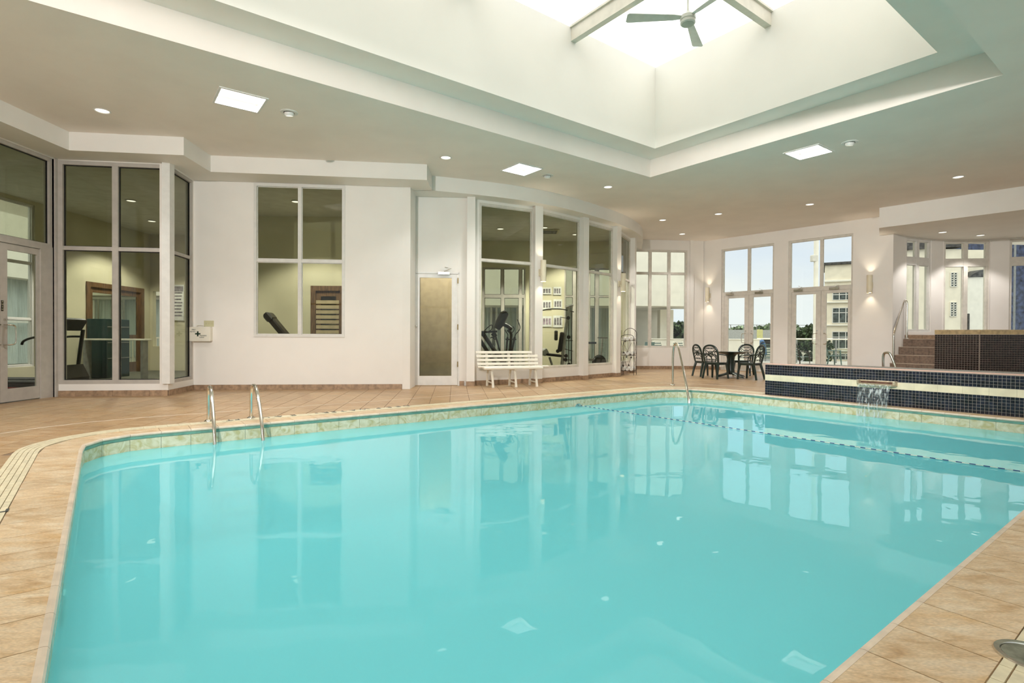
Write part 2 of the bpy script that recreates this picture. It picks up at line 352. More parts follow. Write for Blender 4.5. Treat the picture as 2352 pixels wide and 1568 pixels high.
def smoothpath(pts, it=3):
    pts = [Vector(p) for p in pts]
    for _ in range(it):
        q = [pts[0]]
        for a, b in zip(pts, pts[1:]): q += [a * .75 + b * .25, a * .25 + b * .75]
        q.append(pts[-1]); pts = q
    return pts
def text_mesh(s, size, mt, name, parent, M, depth=.001):
    cu = bpy.data.curves.new(name, 'FONT'); cu.body = s; cu.size = size; cu.align_x = 'CENTER'; cu.align_y = 'CENTER'; cu.extrude = depth
    cu.resolution_u = 3
    t = bpy.data.objects.new(name + '_src', cu); COL.objects.link(t)
    dg = bpy.context.evaluated_depsgraph_get(); me = bpy.data.meshes.new_from_object(t.evaluated_get(dg)); bpy.data.objects.remove(t)
    me.materials.clear(); me.materials.append(mt); me.name = name
    o = bpy.data.objects.new(name, me); COL.objects.link(o); o.parent = parent; o.matrix_local = M; return o
def lamp(kind, name, loc, power, size=.1, col=WARM, **kw):
    l = bpy.data.lights.new(name, kind); l.energy = power; l.color = col
    if kind == 'AREA': l.shape = 'SQUARE'; l.size = size
    else: l.shadow_soft_size = size
    for k, v in kw.items(): setattr(l, k, v)
    o = bpy.data.objects.new(name, l); COL.objects.link(o); o.location = loc; return o

# ------------------------------------------------------------------ the plan
A_ = Vector((.799, .602)); B_ = Vector((.602, -.799))     # the pool's two directions
HC, HS = 4.5, 4.19                                        # ceiling and dropped soffit
def unit(a, b): d = Vector(b[:2]) - Vector(a[:2]); return d.normalized()
def wall(name, A, B, z0, z1, holes=(), th=.16, mt=PAINT, inset=0.0):
    """wall from A to B, holes = (s0, s1, h0, h1); built as one solid cut round the openings"""
    u = unit(A, B); L = (Vector(B[:2]) - Vector(A[:2])).length; mb = MB()
    ss = sorted({0, L, *[h[0] for h in holes], *[h[1] for h in holes]}); zz = sorted({z0, z1, *[h[2] for h in holes], *[h[3] for h in holes]})
    for a, b in zip(ss, ss[1:]):
        run = None
        for c, d in zip(zz, zz[1:]):
            hole = any(h[0] <= a + 1e-6 and b <= h[1] + 1e-6 and h[2] <= c + 1e-6 and d <= h[3] + 1e-6 for h in holes)
            if hole:
                if run: mb.obox(A, u, a, b, inset, th, run[0], run[1]); run = None
            else: run = (run[0], d) if run else (c, d)
        if run: mb.obox(A, u, a, b, inset, th, run[0], run[1])
    return struct(mb.build(name, mt))
WN = [0]
def window(A, B, s0, s1, z0, z1, vs=(), hs=(), fw=.05, dep=.09, off=.03, mt=FRAME, gl=GLASS, name=None, hw=None, vw=None):
    WN[0] += 1; u = unit(A, B); A2 = Vector(A[:2]); p = A2 + u * ((s0 + s1) / 2); hw = hw or fw; vw = vw or fw
    mb = MB()
    for a, b, c, d in ((s0, s0 + fw, z0, z1), (s1 - fw, s1, z0, z1), (s0 + fw, s1 - fw, z0, z0 + fw), (s0 + fw, s1 - fw, z1 - fw, z1)):
        mb.obox(A, u, a, b, off, off + dep, c, d)
    w = struct(mb.build(name or 'window_%d' % WN[0], mt))
    xs = [s0 + fw] + [q for v in vs for q in (v - vw / 2, v + vw / 2)] + [s1 - fw]
    for v in vs: MB().obox(A, u, v - vw / 2, v + vw / 2, off + .005, off + dep - .005, z0 + fw, z1 - fw).build('mullion', mt, w)
    zs = [z0 + fw] + [q for h in hs for q in (h - hw / 2, h + hw / 2)] + [z1 - fw]
    for i in range(0, len(xs), 2):
        for h in hs: MB().obox(A, u, xs[i], xs[i + 1], off + .01, off + dep - .01, h - hw / 2, h + hw / 2).build('transom', mt, w)
        for j in range(0, len(zs), 2):
            MB().obox(A, u, xs[i] - .004, xs[i + 1] + .004, off + dep * .5 - .003, off + dep * .5 + .003, zs[j] - .004, zs[j + 1] + .004).build('pane', gl, w)
            g = MB()
            for a, b, c, d in ((xs[i], xs[i] + .012, zs[j], zs[j + 1]), (xs[i + 1] - .012, xs[i + 1], zs[j], zs[j + 1]), (xs[i], xs[i + 1], zs[j], zs[j] + .012), (xs[i], xs[i + 1], zs[j + 1] - .012, zs[j + 1])):
                g.obox(A, u, a, b, off + dep * .5 - .012, off + dep * .5 + .012, c, d)
            g.build('gasket', BLACKR if mt is FRAME else mt, w)
    return w
BN = {}
def baseboard(side, A, B, z=.0, h=.105, skip=(), off=-.012):
    u = unit(A, B); L = (Vector(B[:2]) - Vector(A[:2])).length
    name = 'baseboard_' + side
    mb = MB()
    runs = []; a = 0
    for (p, q) in list(skip) + [(L, L)]:
        if p - a > .01: runs.append((a, p))
        a = q
    for a, b in runs: mb.obox(A, u, a, b, off + .004, .0, z, z + h - .004)
    root = struct(mb.build(name, GROUT))
    for a, b in runs:
        n = max(1, round((b - a) / .33)); w = (b - a) / n
        for i in range(n):
            MB().obox(A, u, a + i * w + .002, a + (i + 1) * w - .002, off, off + .006, z, z + h).build('tile', BASET, root)
    return root

# wall base lines measured on the floor
L0, L1 = (-8.04, 2.0), (-8.04, 9.47)
Y0, Y1, Y2 = (-8.04, 9.47), (-6.22, 9.70), (-6.37, 10.73)
M0, M1 = (-6.37, 10.73), (-2.28, 11.15)
RC0, RC1 = (-2.30, 11.86), (-.84, 12.02)
N = [(-.84, 12.10), (.62, 12.86), (1.86, 14.03), (2.92, 15.12), (3.74, 16.85), (4.17, 18.66)]
F0, F1 = (4.17, 18.66), (6.73, 18.90)
P0 = (6.73, 18.98); PE = (10.45, 14.74)
PU = unit(P0, PE)
BAY = [(10.45, 14.74), (11.10, 15.16), (12.12, 15.50), (12.52, 15.62), (13.78, 15.47), (14.12, 15.30), (15.4, 14.6), (16.6, 12.0)]

# ------------------------------------------------------------------ shell: walls
def X2s(A, B, x): return (x - A[0]) / unit(A, B).x
# left storefront wall (runs towards the viewer)
sL = lambda y: y - L0[1]
wall('wall_left', L0, L1, 0, HC, [(sL(5.9), sL(9.42), 0, 4.17)])
window(L0, L1, sL(5.9), sL(9.42), 2.62, 4.17, vs=[sL(7.55)], fw=.055, dep=.1, mt=FRAME, gl=GLASSG, name='window_left')
MB().obox(L0, unit(L0, L1), sL(9.42), sL(9.47), -.03, .12, 0, HS).build('trim_1', FRAME)
struct(bpy.data.objects['trim_1'])
wall('wall_bay', Y0, Y1, 0, HC, [(.03, 1.83, .22, 4.17)], th=.14)
window(Y0, Y1, .03, 1.80, .22, 4.17, vs=[.95], hs=[2.63], fw=.07, dep=.1, off=.0, mt=FRAME, gl=GLASSG, vw=.1, hw=.07)
wall('wall_bay_side', Y1, Y2, 0, HC, [(.06, 1.0, .22, 4.17)], th=.14)
window(Y1, Y2, .06, 1.0, .22, 4.17, hs=[2.63], fw=.06, dep=.1, off=.0, mt=FRAME, gl=GLASSG)
tp = MB(); tp.prism([(-6.28, 9.62), (-6.17, 9.67), (-6.16, 9.79), (-6.25, 9.82), (-6.34, 9.75)], .22, HS)
struct(tp.build('trim_2', FRAMEL))
sM = lambda x: X2s(M0, M1, x)
wall('wall_main', M0, M1, 0, HC, [(sM(-5.22), sM(-3.44), 1.07, 4.17)])
window(M0, M1, sM(-5.22), sM(-3.44), 1.07, 4.17, vs=[sM(-4.33)], hs=[2.62], fw=.055, dep=.1, off=-.015, mt=FRAMEL, gl=GLASSG, vw=.07, hw=.065)
wall('wall_recess_side', M1, RC0, 0, HC, th=-.16)
sR = lambda x: X2s(RC0, RC1, x)
wall('wall_recess', RC0, RC1, 0, HC, [(sR(-2.18), sR(-1.18), 0, 2.52)])
# pilasters and the curved glass wall
def pilaster(k, c, u, w, d):
    n = Vector((-u[1], u[0])); mb = MB(); mb.obox(c, u, -w / 2, w / 2, -d, .1, .105, HS)
    o = struct(mb.build('wall_pilaster_%d' % k, PAINT)); baseb = MB()
    baseb.obox(c, u, -w / 2 - .006, w / 2 + .006, -d - .008, .1, 0, .105); baseb.build('tile', BASET, o); return o
pilaster(1, (-.93, 12.02), unit(RC0, RC1), .18, .13)
for i in range(5):
    a, b = N[i], N[i + 1]; Lg = (Vector(b) - Vector(a)).length
    if i < 4:
        h = (.10, Lg - .14, .33, 4.13)
        wall('wall_curve_%d' % (i + 1), a, b, 0, HC, [h], th=.14)
        window(a, b, h[0], h[1], h[2], h[3], hs=[2.84], fw=.055, dep=.09, off=.0, mt=FRAMEP, gl=GLASSG)
        baseboard('curve_%d' % (i + 1), a, b, skip=[(Lg - .13, Lg)])
        pilaster(i + 2, tuple(Vector(b) - unit(a, b) * .06), tuple(unit(a, b)), .21, .14)
    else:
        wall('wall_curve_5', a, b, 0, HC)
sF = lambda x: X2s(F0, F1, x)
wall('wall_far', F0, F1, 0, HC, [(sF(4.2), sF(6.14), .74, 4.16)])
window(F0, F1, sF(4.2), sF(6.14), .74, 4.16, vs=[sF(4.82), sF(5.5)], hs=[3.34], fw=.06, dep=.1, off=.02, mt=FRAMEP, vw=.1, hw=.07)
struct(MB().obox(F0, unit(F0, F1), sF(6.22), sF(6.36), -.06, 0, .105, HC).build('wall_far_pilaster', PAINT))
LP = (Vector(PE) - Vector(P0)).length
wall('wall_patio', P0, PE, 0, HC, [(.69, 2.45, 0, 4.13), (2.89, 4.67, 0, 4.13)], th=.18)
for a, b, c in ((.69, 2.45, 1.62), (2.89, 4.67, 3.82)):
    window(P0, PE, a, b, 2.60, 4.13, vs=[c], fw=.055, dep=.11, off=.04, mt=FRAMEP, vw=.08)
# hot tub alcove: side wall and bowed windows
wall('wall_alcove', BAY[0], BAY[1], 0, HC)
for i, (hh) in enumerate([None, 'a', None, 'b', None, 'c', None]):
    a, b = BAY[i], BAY[i + 1]; Lg = (Vector(b) - Vector(a)).length
    if i == 0: continue
    if hh:
        wall('wall_bow_%d' % i, a, b, 0, HC, [(.03, Lg - .03, 1.30, 3.94)], th=.2)
        window(a, b, .03, Lg - .03, 1.30, 3.94, vs=[Lg / 2], hs=[3.315], fw=.06, dep=.12, off=.03, mt=FRAMEL if hh == 'a' else FRAMEP, hw=.23, vw=.11)
    else: wall('wall_bow_%d' % i, a, b, 0, HC, th=.2)
wall('wall_right', BAY[-1], (16.6, -4), 0, HC, [(1.2, 15.2, .3, 4.2)], th=.2)
window(BAY[-1], (16.6, -4), 1.2, 15.2, .3, 4.2, vs=[3.2, 5.2, 7.2, 9.2, 11.2, 13.2], hs=[2.6], fw=.07, dep=.12, off=.03, mt=FRAMEP)  # unseen glazing, added to bring more daylight into the room
wall('wall_back', (16.6, -4), (-8.04, -4), 0, HC, [(1.0, 23.6, .3, 4.2)], th=.2)
window((16.6, -4), (-8.04, -4), 1.0, 23.6, .3, 4.2, vs=[3.2, 5.4, 7.6, 9.8, 12, 14.2, 16.4, 18.6, 20.8], hs=[2.6], fw=.07, dep=.12, off=.03, mt=FRAMEP)  # glazing behind the camera, also added for extra daylight
wall('wall_left_near', (-8.04, -4), (-8.04, 2.0), 0, HC)

# baseboards
baseboard('bay', Y0, Y1, off=-.014); baseboard('bay_side', Y1, Y2, off=-.014); baseboard('main', M0, M1)
baseboard('recess_left', RC0, RC1, skip=[(sR(-2.19), 99)]); baseboard('recess_right', RC0, RC1, skip=[(0, sR(-1.17)), (1.24, 9)])
baseboard('far', F0, F1); baseboard('patio', P0, PE, skip=[(.68, 2.46), (2.88, 4.68), (4.72, 9)])
baseboard('landing', P0, PE, z=.22, skip=[(0, 4.72)])

# ------------------------------------------------------------------ pool outline
def rounded(corners, radii, n=9):
    out = []; k = len(corners)
    for i in range(k):
        p = Vector(corners[i]); a = (Vector(corners[i - 1]) - p).normalized(); b = (Vector(corners[(i + 1) % k]) - p).normalized()
        r = radii[i]; half = math.acos(max(-1, min(1, a.dot(b)))) / 2; t = r / math.tan(half)
        c = p + (a + b).normalized() * (r / math.sin(half)); s = p + a * t - c; e2 = p + b * t - c
        a0 = math.atan2(s.y, s.x); a1 = math.atan2(e2.y, e2.x); d = (a1 - a0 + math.pi) % (2 * math.pi) - math.pi
        for j in range(n + 1): w = a0 + d * j / n; out.append(c + Vector((math.cos(w), math.sin(w))) * r)
    return out
PC = [(-.587, .518), (-4.52, 5.67), (3.73, 11.76), (7.43, 6.56)]       # clockwise
RAD = [.55, .55, .8, .55]
def offset_poly(d):                                                    # grow outwards by d
    return rounded([Vector(p) + o for p, o in zip(PC, [(-A_ * d * 1 + B_ * d), (-A_ * d - B_ * d), (A_ * d - B_ * d), (A_ * d + B_ * d)])], [r + d for r in RAD])
def inside(p, poly):
    c = False; n = len(poly); j = n - 1
    for i in range(n):
        a, b = poly[i], poly[j]
        if (a[1] > p[1]) != (b[1] > p[1]) and p[0] < (b[0] - a[0]) * (p[1] - a[1]) / (b[1] - a[1]) + a[0]: c = not c
        j = i
    return c
POOL = offset_poly(0)
def resample(poly, step):
    pts = poly + [poly[0]]; d = [0]
    for a, b in zip(pts, pts[1:]): d.append(d[-1] + (b - a).length)
    n = round(d[-1] / step); out = []; k = 0
    for i in range(n):
        t = d[-1] * i / n
        while d[k + 1] < t: k += 1
        f = (t - d[k]) / (d[k + 1] - d[k]); out.append(pts[k].lerp(pts[k + 1], f))
    return out
WZ = -.18                                                              # water level
def flat(name, outer, holes, z, mt, down=False):
    polys = [[Vector((p[0], p[1], 0)) for p in outer]] + [[Vector((p[0], p[1], 0)) for p in h] for h in holes]
    tris = tessellate_polygon(polys); vs = [(p.x, p.y, z) for pl in polys for p in pl]
    me = bpy.data.meshes.new(name); me.from_pydata(vs, [], [tuple(t) for t in tris]); me.update()
    bm = bmesh.new(); bm.from_mesh(me)
    for f in bm.faces:
        if (f.normal.z > 0) == down: f.normal_flip()
    bm.to_mesh(me); bm.free(); me.materials.append(mt)
    o = bpy.data.objects.new(name, me); COL.objects.link(o); return o
FLOORP = [(-8.1, -4.1), (16.7, -4.1), (16.7, 16.2), (12, 16.2), (10.6, 14.9), (6.9, 19.15), (4.1, 18.9), (3.6, 17), (2.7, 15.3), (.5, 13.1), (-.9, 12.25), (-2.35, 12.05), (-2.4, 11.3), (-6.5, 10.9), (-6.35, 9.85), (-8.15, 9.6)]
floor = struct(flat('floor', FLOORP, [offset_poly(.03)], -.004, GROUT))

def sz(p, size):                                    # size in the photograph of something at p
    v = Vector((p[0], p[1], 0)) - CAM; z = v.dot(FW)
    if z < .8: return 0
    x = 1176 + FPX * v.dot(CR) / z; y = 784 - FPX * v.dot(CU) / z
    if x < -60 or x > 2420 or y > 1640: return 0
    return size / z
def split_parts(root, name, items, maker, mt, limit=300, shared=None):
    """items = (score, placement); the highest-scoring `limit` become parts, the rest one joined part"""
    items = sorted(items, key=lambda t: -t[0]); rest = MB(); n = 0
    for sc_, pl in items:
        if n < limit and sc_ > 0:
            n += 1
            if shared is not None:
                o = bpy.data.objects.new(name, shared); COL.objects.link(o); o.parent = root; o.location = pl[0]; o.rotation_euler = (0, 0, pl[1]); continue
            maker(MB(), pl).build(name, mt, root)
        else: maker(rest, pl)
    if rest.v:
        r = rest.build(name + 's', mt, root); r['kind'] = 'stuff'
# field tiles, laid square to the main wall
TU = Vector((.9943, .1063)); TV = Vector((-.1063, .9943)); TP = .335; TO = Vector((-1.02, 11.98))
ringmid = offset_poly(.40)
items = []
flo = [Vector(p) for p in FLOORP]
JL = offset_poly(1.42)
for i in range(-34, 66):
    for j in range(-60, 26):
        c = TO + TU * ((i + .5) * TP) + TV * ((j + .5) * TP)
        if not inside(c, FLOORP) or inside(c, ringmid): continue
        if c.y < -3.9 or c.x > 16.4 or c.x < -8.0: continue
        bw = c - Vector((4.91, 10.39))
        if 0 < bw.dot(Vector((.61, -.792))) < 4.9 and .1 < bw.dot(Vector((.792, .61))) < 1.7: continue
        items.append((sz(c, TP), (Vector((c.x, c.y, -.004)), math.atan2(TU.y, TU.x))))
def tmk(mb, pl): return mb.cbox((pl[0].x, pl[0].y, pl[0].z), (TP - .008, TP - .008, .008), .0016, rz=pl[1])
proto = MB().cbox((0, 0, 0), (TP - .008, TP - .008, .008), .0016).build('tile', FIELD); sh = proto.data; bpy.data.objects.remove(proto)
split_parts(floor, 'tile', items, tmk, FIELD, 300, sh)
# pale movement joint round the pool
jb = MB(); jp = resample(JL, .5)
for a, b in zip(jp, jp[1:]):
    if inside((a + b) / 2, FLOORP) and sz(a, 1) > 0 and a.y > 2 and a.x < 6.2:
        jb.obox(a, (b - a).normalized(), 0, (b - a).length, -.006, .006, 0, .002)
jj = jb.build('joint_strip', mat('pale joint sealant', (.80, .74, .64), .6), floor)

# coping stones: slab with bullnose, each its own object
coping = struct(MB().box((0, 0, -50), (.001, .001, .001)).build('pool_coping', STONE)) if False else semp('trim_pool_coping')
inner = resample(POOL, .29); K = len(inner)
def outward(i):
    t = (inner[(i + 1) % K] - inner[i - 1]).normalized(); return Vector((-t.y, t.x))
on = []
cen = sum(inner, Vector((0, 0))) / K
for i in range(K):
    o = outward(i)
    if (inner[i] - cen).dot(o) < 0: o = -o
    on.append(o)
items = []
for i in range(K):
    j = (i + 1) % K; items.append((sz((inner[i] + inner[j]) / 2 + on[i] * .2, .3), (i, j)))
def cmk(mb, pl):
    i, j = pl; a, b = inner[i], inner[j]; g = (b - a).normalized() * .0025
    right = i and False
    vs = []
    for (p, o) in ((a + g, on[i]), (b - g, on[j])):
        for (d, z) in ((.028, .0045), (.318, .0045), (.318, -.008), (.028, -.008)):
            q = p + o * d; vs.append((q.x, q.y, z))
    return mb.add(vs, [(0, 1, 2, 3), (4, 7, 6, 5), (0, 4, 5, 1), (1, 5, 6, 2), (2, 6, 7, 3), (3, 7, 4, 0)])
split_parts(coping, 'coping_tile', items, cmk, STONE)
def nmk(mb, pl):
    i, j = pl; a, b = inner[i], inner[j]; g = (b - a).normalized() * .0015; vs = []
    pr = [(.028, .006), (.014, .0065), (.002, .002), (-.004, -.008), (-.003, -.018), (.006, -.026), (.028, -.026)]
    for (p, o) in ((a + g, on[i]), (b - g, on[j])):
        for (d, z) in pr: q = p + o * d; vs.append((q.x, q.y, z))
    n = len(pr); return mb.add(vs, [(k, (k + 1) % n, n + (k + 1) % n, n + k) for k in range(n)] + [tuple(range(n)), tuple(range(n, 2 * n))[::-1]])
split_parts(coping, 'bullnose', items, nmk, COPG)
ub = MB()
for i in range(K):
    j = (i + 1) % K; vs = []
    for (p, o) in ((inner[i], on[i]), (inner[j], on[j])):
        for (d, z) in ((.0, -.026), (.006, -.055), (.03, -.058), (.03, -.026)): q = p + o * d; vs.append((q.x, q.y, z))
    ub.add(vs, [(k, (k + 1) % 4, 4 + (k + 1) % 4, 4 + k) for k in range(4)])
ub.build('green_underband', COPU, coping)
def wmk(mb, pl):
    i, j = pl; a, b = inner[i], inner[j]; g = (b - a).normalized() * .002; vs = []
    for (p, o) in ((a + g, on[i]), (b - g, on[j])):
        for (d, z) in ((.010, -.058), (.010, -.235), (.03, -.235), (.03, -.058)): q = p + o * d; vs.append((q.x, q.y, z))
    return mb.add(vs, [(k, (k + 1) % 4, 4 + (k + 1) % 4, 4 + k) for k in range(4)] + [(0, 1, 2, 3), (7, 6, 5, 4)])
split_parts(coping, 'waterline_tile', items, wmk, WTILE)
# basin
def ring(poly, z): return [(p.x, p.y, z) for p in poly]
bp = offset_poly(.022); nb = len(bp); bmb = MB()
def fz(p): return -1.3
vs = ring(bp, -.05) + [(p.x, p.y, fz(p)) for p in bp]
bmb.add(vs, [(i, (i + 1) % nb, nb + (i + 1) % nb, nb + i) for i in range(nb)])
basin = struct(bmb.build('pool_basin', PLASTER))
fl = flat('basin_floor', bp, [], -1.3, PLASTER)
fl.parent = basin
# curved entry steps in the far corner
ctr = Vector((3.73, 11.76)); stp = []
for k, (r, z) in enumerate(((1.75, -.95), (1.40, -.70), (1.05, -.45))):
    pl = [ctr + (-A_ * math.cos(w) + B_ * math.sin(w)) * r for w in [i * math.pi / 2 / 14 for i in range(15)]] + [ctr]
    MB().prism([(p.x, p.y) for p in pl], -1.5, z).build('step', PLASTER, basin)
water = flat('pool_water', offset_poly(.012), [], WZ, WATER)
tag(water, 'still turquoise water filling the indoor swimming pool', 'water', kind='stuff')
# gutter: cream ribbed ceramic strip
gut = semp('trim_gutter'); items = []
for row in range(5):
    pl = resample(offset_poly(.34 + .038 * row), .118)
    for k in range(len(pl)):
        a, b = pl[k], pl[(k + 1) % len(pl)]; c = (a + b) / 2; d = c - Vector((4.91, 10.39))
        if d.dot(Vector((.61, -.792))) > -.1 and d.dot(Vector((.792, .61))) > -.4: continue
        if c.y < -.5: continue
        items.append((sz(c, .1), (a, b)))
def gmk(mb, pl):
    a, b = pl; u = (b - a).normalized(); return mb.obox(a, u, .0015, (b - a).length - .0015, -.0165, .0165, -.003, .0075)
split_parts(gut, 'ribbed_tile', items, gmk, CREAMT)
# lettering on the gutter, read from the deck side
u = A_; MT = Matrix(((-u.x, -u.y * -1, 0, 0), (-u.y, -u.x, 0, 0), (0, 0, 1, 0), (0, 0, 0, 1)))
INK = mat('dark glazed lettering', (.05, .06, .06), .4)
def decktext(s, px, py, size, name):
    c = at(px, py, 0); ux = -A_; uy = Vector((ux.y * -1, ux.x)) ; M = Matrix(((ux.x, uy.x, 0, c.x), (ux.y, uy.y, 0, c.y), (0, 0, 1, .0095), (0, 0, 0, 1)))
    return text_mesh(s, size, INK, name, gut, M, .0008)
for ch, px, py in (('D', 932, 933), ('E', 914, 934.4), ('E', 893, 936), ('P', 868, 938.3), ('W', 835, 940.5), ('A', 811, 943), ('T', 787, 945), ('E', 766, 947), ('R', 748, 948.5), ('-', 727, 950), ('E', 674, 954.5), ('A', 641, 957.5), ('U', 610, 960), ('F', 545, 964.5), ('T', 526, 966)):
    decktext(ch, px, py, .15, 'letter')
cc = at(-6, 1178, 0)
ux = Vector((-B_.x, -B_.y)); uy = Vector((-ux.y, ux.x)); 
text_mesh('E', .17, INK, 'letter', gut, Matrix(((ux.x, uy.x, 0, cc.x), (ux.y, uy.y, 0, cc.y), (0, 0, 1, .0095), (0, 0, 0, 1))), .0008)
# steel cover set in the near gutter
c = at(2371, 1513, 0)
t = thing('drain_cover', 'round steel deck cover set in the cream ribbed strip at the near right edge', 'drain cover', (c.x, c.y, .0))
MB().lathe([(.001, .006), (.082, .006), (.084, .012), (.100, .013), (.103, .004), (.103, -.002)], n=36).build('rim', CHROME, t, smooth=True)
MB().lathe([(.001, .006), (.080, .006), (.080, .009), (.001, .0095)], n=36).build('plate', mat('dull grey plate', (.24, .24, .18), .45, metal=.4, var=.15, scale=30), t, smooth=True)

# ------------------------------------------------------------------ ceiling, soffits, skylight
cor = Vector((2.92, 11.42)); SKL, SKW = 12.0, 5.62
hole = [cor, cor + B_ * SKW, cor + B_ * SKW - A_ * SKL, cor - A_ * SKL]
cin = Vector((2.83, 10.73)); SIL, SIW = 11.2, 4.56
hin = [cin, cin + B_ * SIW, cin + B_ * SIW - A_ * SIL, cin - A_ * SIL]
SQ = [(-3.95, 7.79), (.18, 10.92), (5.40, 9.83)]
SQ_FILL = [(-8.0 + 1.0, 4.4), (8.6, 5.6), (5.6, 1.6), (-2.4, -1.6), (1.8, -1.2)]  # unseen ceiling lights, added to brighten the room
def square(c, h, u=A_, v=B_): c = Vector(c); return [c + u * h + v * h, c - u * h + v * h, c - u * h - v * h, c + u * h - v * h]
CEILP = [(-8.2, -4.2), (16.8, -4.2), (16.8, 16.4), (10.7, 15.4), (6.9, 19.2), (4.1, 18.95), (3.6, 17), (2.75, 15.4), (.4, 13.2), (-2.5, 12.2), (-6.6, 11.0), (-6.5, 9.9), (-8.25, 9.7)]
ceil = struct(flat('ceiling', CEILP, [hole] + [square(c, .29) for c in SQ + SQ_FILL], HC, CEIL, down=True))
ZS, ZT = 4.865, 6.47
wm = MB()
def vert(poly, z0, z1, mb):
    n = len(poly)
    for i in range(n):
        a, b = poly[i], poly[(i + 1) % n]; mb.add([(a.x, a.y, z0), (b.x, b.y, z0), (b.x, b.y, z1), (a.x, a.y, z1)], [(0, 1, 2, 3)])
vert(hole, HC, ZS, wm); wo1 = struct(wm.build('ceiling_cove', CEIL))
struct(flat('ceiling_cove_shelf', hole, [hin], ZS, CEIL, down=True))
wm = MB(); vert(hin, ZS, ZT, wm); struct(wm.build('wall_skylight', WELL))
sky = semp('window_skylight')
sg = MB(); c4 = [h for h in hin]
for i in range(5):
    for j in range(2):
        p = cin - A_ * (2.24 * i) + B_ * (2.28 * j)
        sg.v = []; sg.f = []
        q = [p - A_ * .01 + B_ * .01, p - A_ * 2.23 + B_ * .01, p - A_ * 2.23 + B_ * 2.27, p - A_ * .01 + B_ * 2.27]
        sg.add([(a.x, a.y, ZT + .03) for a in q], [(0, 1, 2, 3)]); sg.build('glazing_panel', GLASSR, sky); sg = MB()
# steel beams across the opening
for i in range(1, 5):
    p = cin - A_ * (2.24 * i); mb = MB(); mb.obox(p, tuple(B_), 0, SIW, -.055, .055, 6.23, 6.47); mb.obox(p, tuple(B_), 0, SIW, -.085, .085, 6.455, 6.49); struct(mb.build('ceiling_beam', BEAMM))
mb = MB(); p = cin + B_ * 2.28; mb.obox(p, tuple(-A_), 0, SIL, -.055, .055, 6.235, 6.465); mb.obox(p, tuple(-A_), 0, SIL, -.085, .085, 6.45, 6.485); struct(mb.build('ceiling_beam_long', BEAMM))
# dropped soffits along the walls
def slab(name, poly, z0, z1, mt=PAINT):
    mb = MB(); mb.prism([(p[0], p[1]) for p in poly], z0, z1); return struct(mb.build(name, mt))
slab('ceiling_soffit_left', [(-7.43, -4), (-7.45, 9.03), (-5.66, 9.25), (-5.72, 10.18), (-1.70, 10.64), (-1.71, 11.42), (-2.6, 11.42), (-6.5, 11.0), (-6.3, 9.85), (-8.2, 9.6), (-8.2, -4)], HS, HC + .01)
curve = smoothpath([(-1.69, 11.40), (-.75, 11.72), (.3, 12.2), (1.2, 12.85), (2.1, 13.75), (2.95, 14.7), (3.5, 15.55), (4.05, 16.6), (4.5, 18.7)], 2)
slab('ceiling_soffit_curve', [(p.x, p.y) for p in curve] + [(3.95, 18.7), (3.6, 16.95), (2.8, 15.25), (.5, 13.0), (-.9, 12.3), (-2.5, 12.1), (-2.5, 11.42)], HS, HC + .01)
slab('ceiling_alcove', [(9.55, 14.0), (16.8, 5.7), (17, 16.5), (10.6, 16), (10.24, 15.0)], 3.98, HC + .01)

# ------------------------------------------------------------------ light fittings
def ceiling_square(c, label, group=None):
    t = thing('ceiling_light', label, 'ceiling light', (c[0], c[1], HC), math.atan2(A_.y, A_.x), group)
    fr = MB()
    for a in (-1, 1):
        fr.box((a * .30, 0, -.006), (.03, .63, .014)); fr.box((0, a * .30, -.006), (.57, .03, .014))
        fr.box((a * .289, 0, .06), (.006, .58, .13)); fr.box((0, a * .289, .06), (.58, .006, .13))
    fr.build('frame', DOORW, t); MB().cbox((0, 0, .115), (.57, .57, .01), .002).build('diffuser', LENSE, t)
    l = lamp('AREA', 'panel_lamp', (0, 0, .10), P_SQUARE, .54, spread=R_(112)); l.parent = t
    return t
ceiling_square(SQ[0], 'bright square ceiling light over the left deck, beside the main glass window bay')
ceiling_square(SQ[1], 'bright square ceiling light above the white slatted bench')
ceiling_square(SQ[2], 'bright square ceiling light to the right of the skylight corner')
for c in SQ_FILL: ceiling_square(c, 'unseen square ceiling light added as fill over the near side of the pool', 'square fill lights added out of view')
def downlight(x, y, z, label, power=P_DOWN, cone=102):
    t = thing('downlight', label, 'ceiling light', (x, y, z))
    MB().lathe([(.105, .002), (.115, -.004), (.098, -.012), (.088, -.004), (.086, .002)], n=24).build('trim_ring', DOORW, t, smooth=True)
    MB().lathe([(.001, -.0035), (.086, -.0035), (.086, -.001), (.001, -.001)], n=24).build('lens', LAMPE, t, smooth=True)
    if power:
        l = lamp('SPOT', 'bulb', (0, 0, -.03), power * (.6 if x < 3 and cone < 105 else 1.3), .06, spot_size=R_(cone), spot_blend=.35); l.parent = t
    return t
def eyeball(x, y, label):
    t = thing('spot_fitting', label, 'ceiling light', (x, y, HC))
    MB().lathe([(.13, .001), (.125, -.008), (.085, -.012), (.075, .0)], n=24).build('trim_ring', DOORW, t, smooth=True)
    M = Matrix.Rotation(R_(14), 3, 'X')
    MB().lathe([(.07, .0), (.072, -.03), (.062, -.052), (.055, -.054), (.054, -.02)], n=20, M=M).build('housing', DOORW, t, smooth=True)
    MB().lathe([(.001, -.045), (.054, -.045), (.054, -.04), (.001, -.04)], n=20, M=M).build('bulb_glass', LAMPE, t, smooth=True)
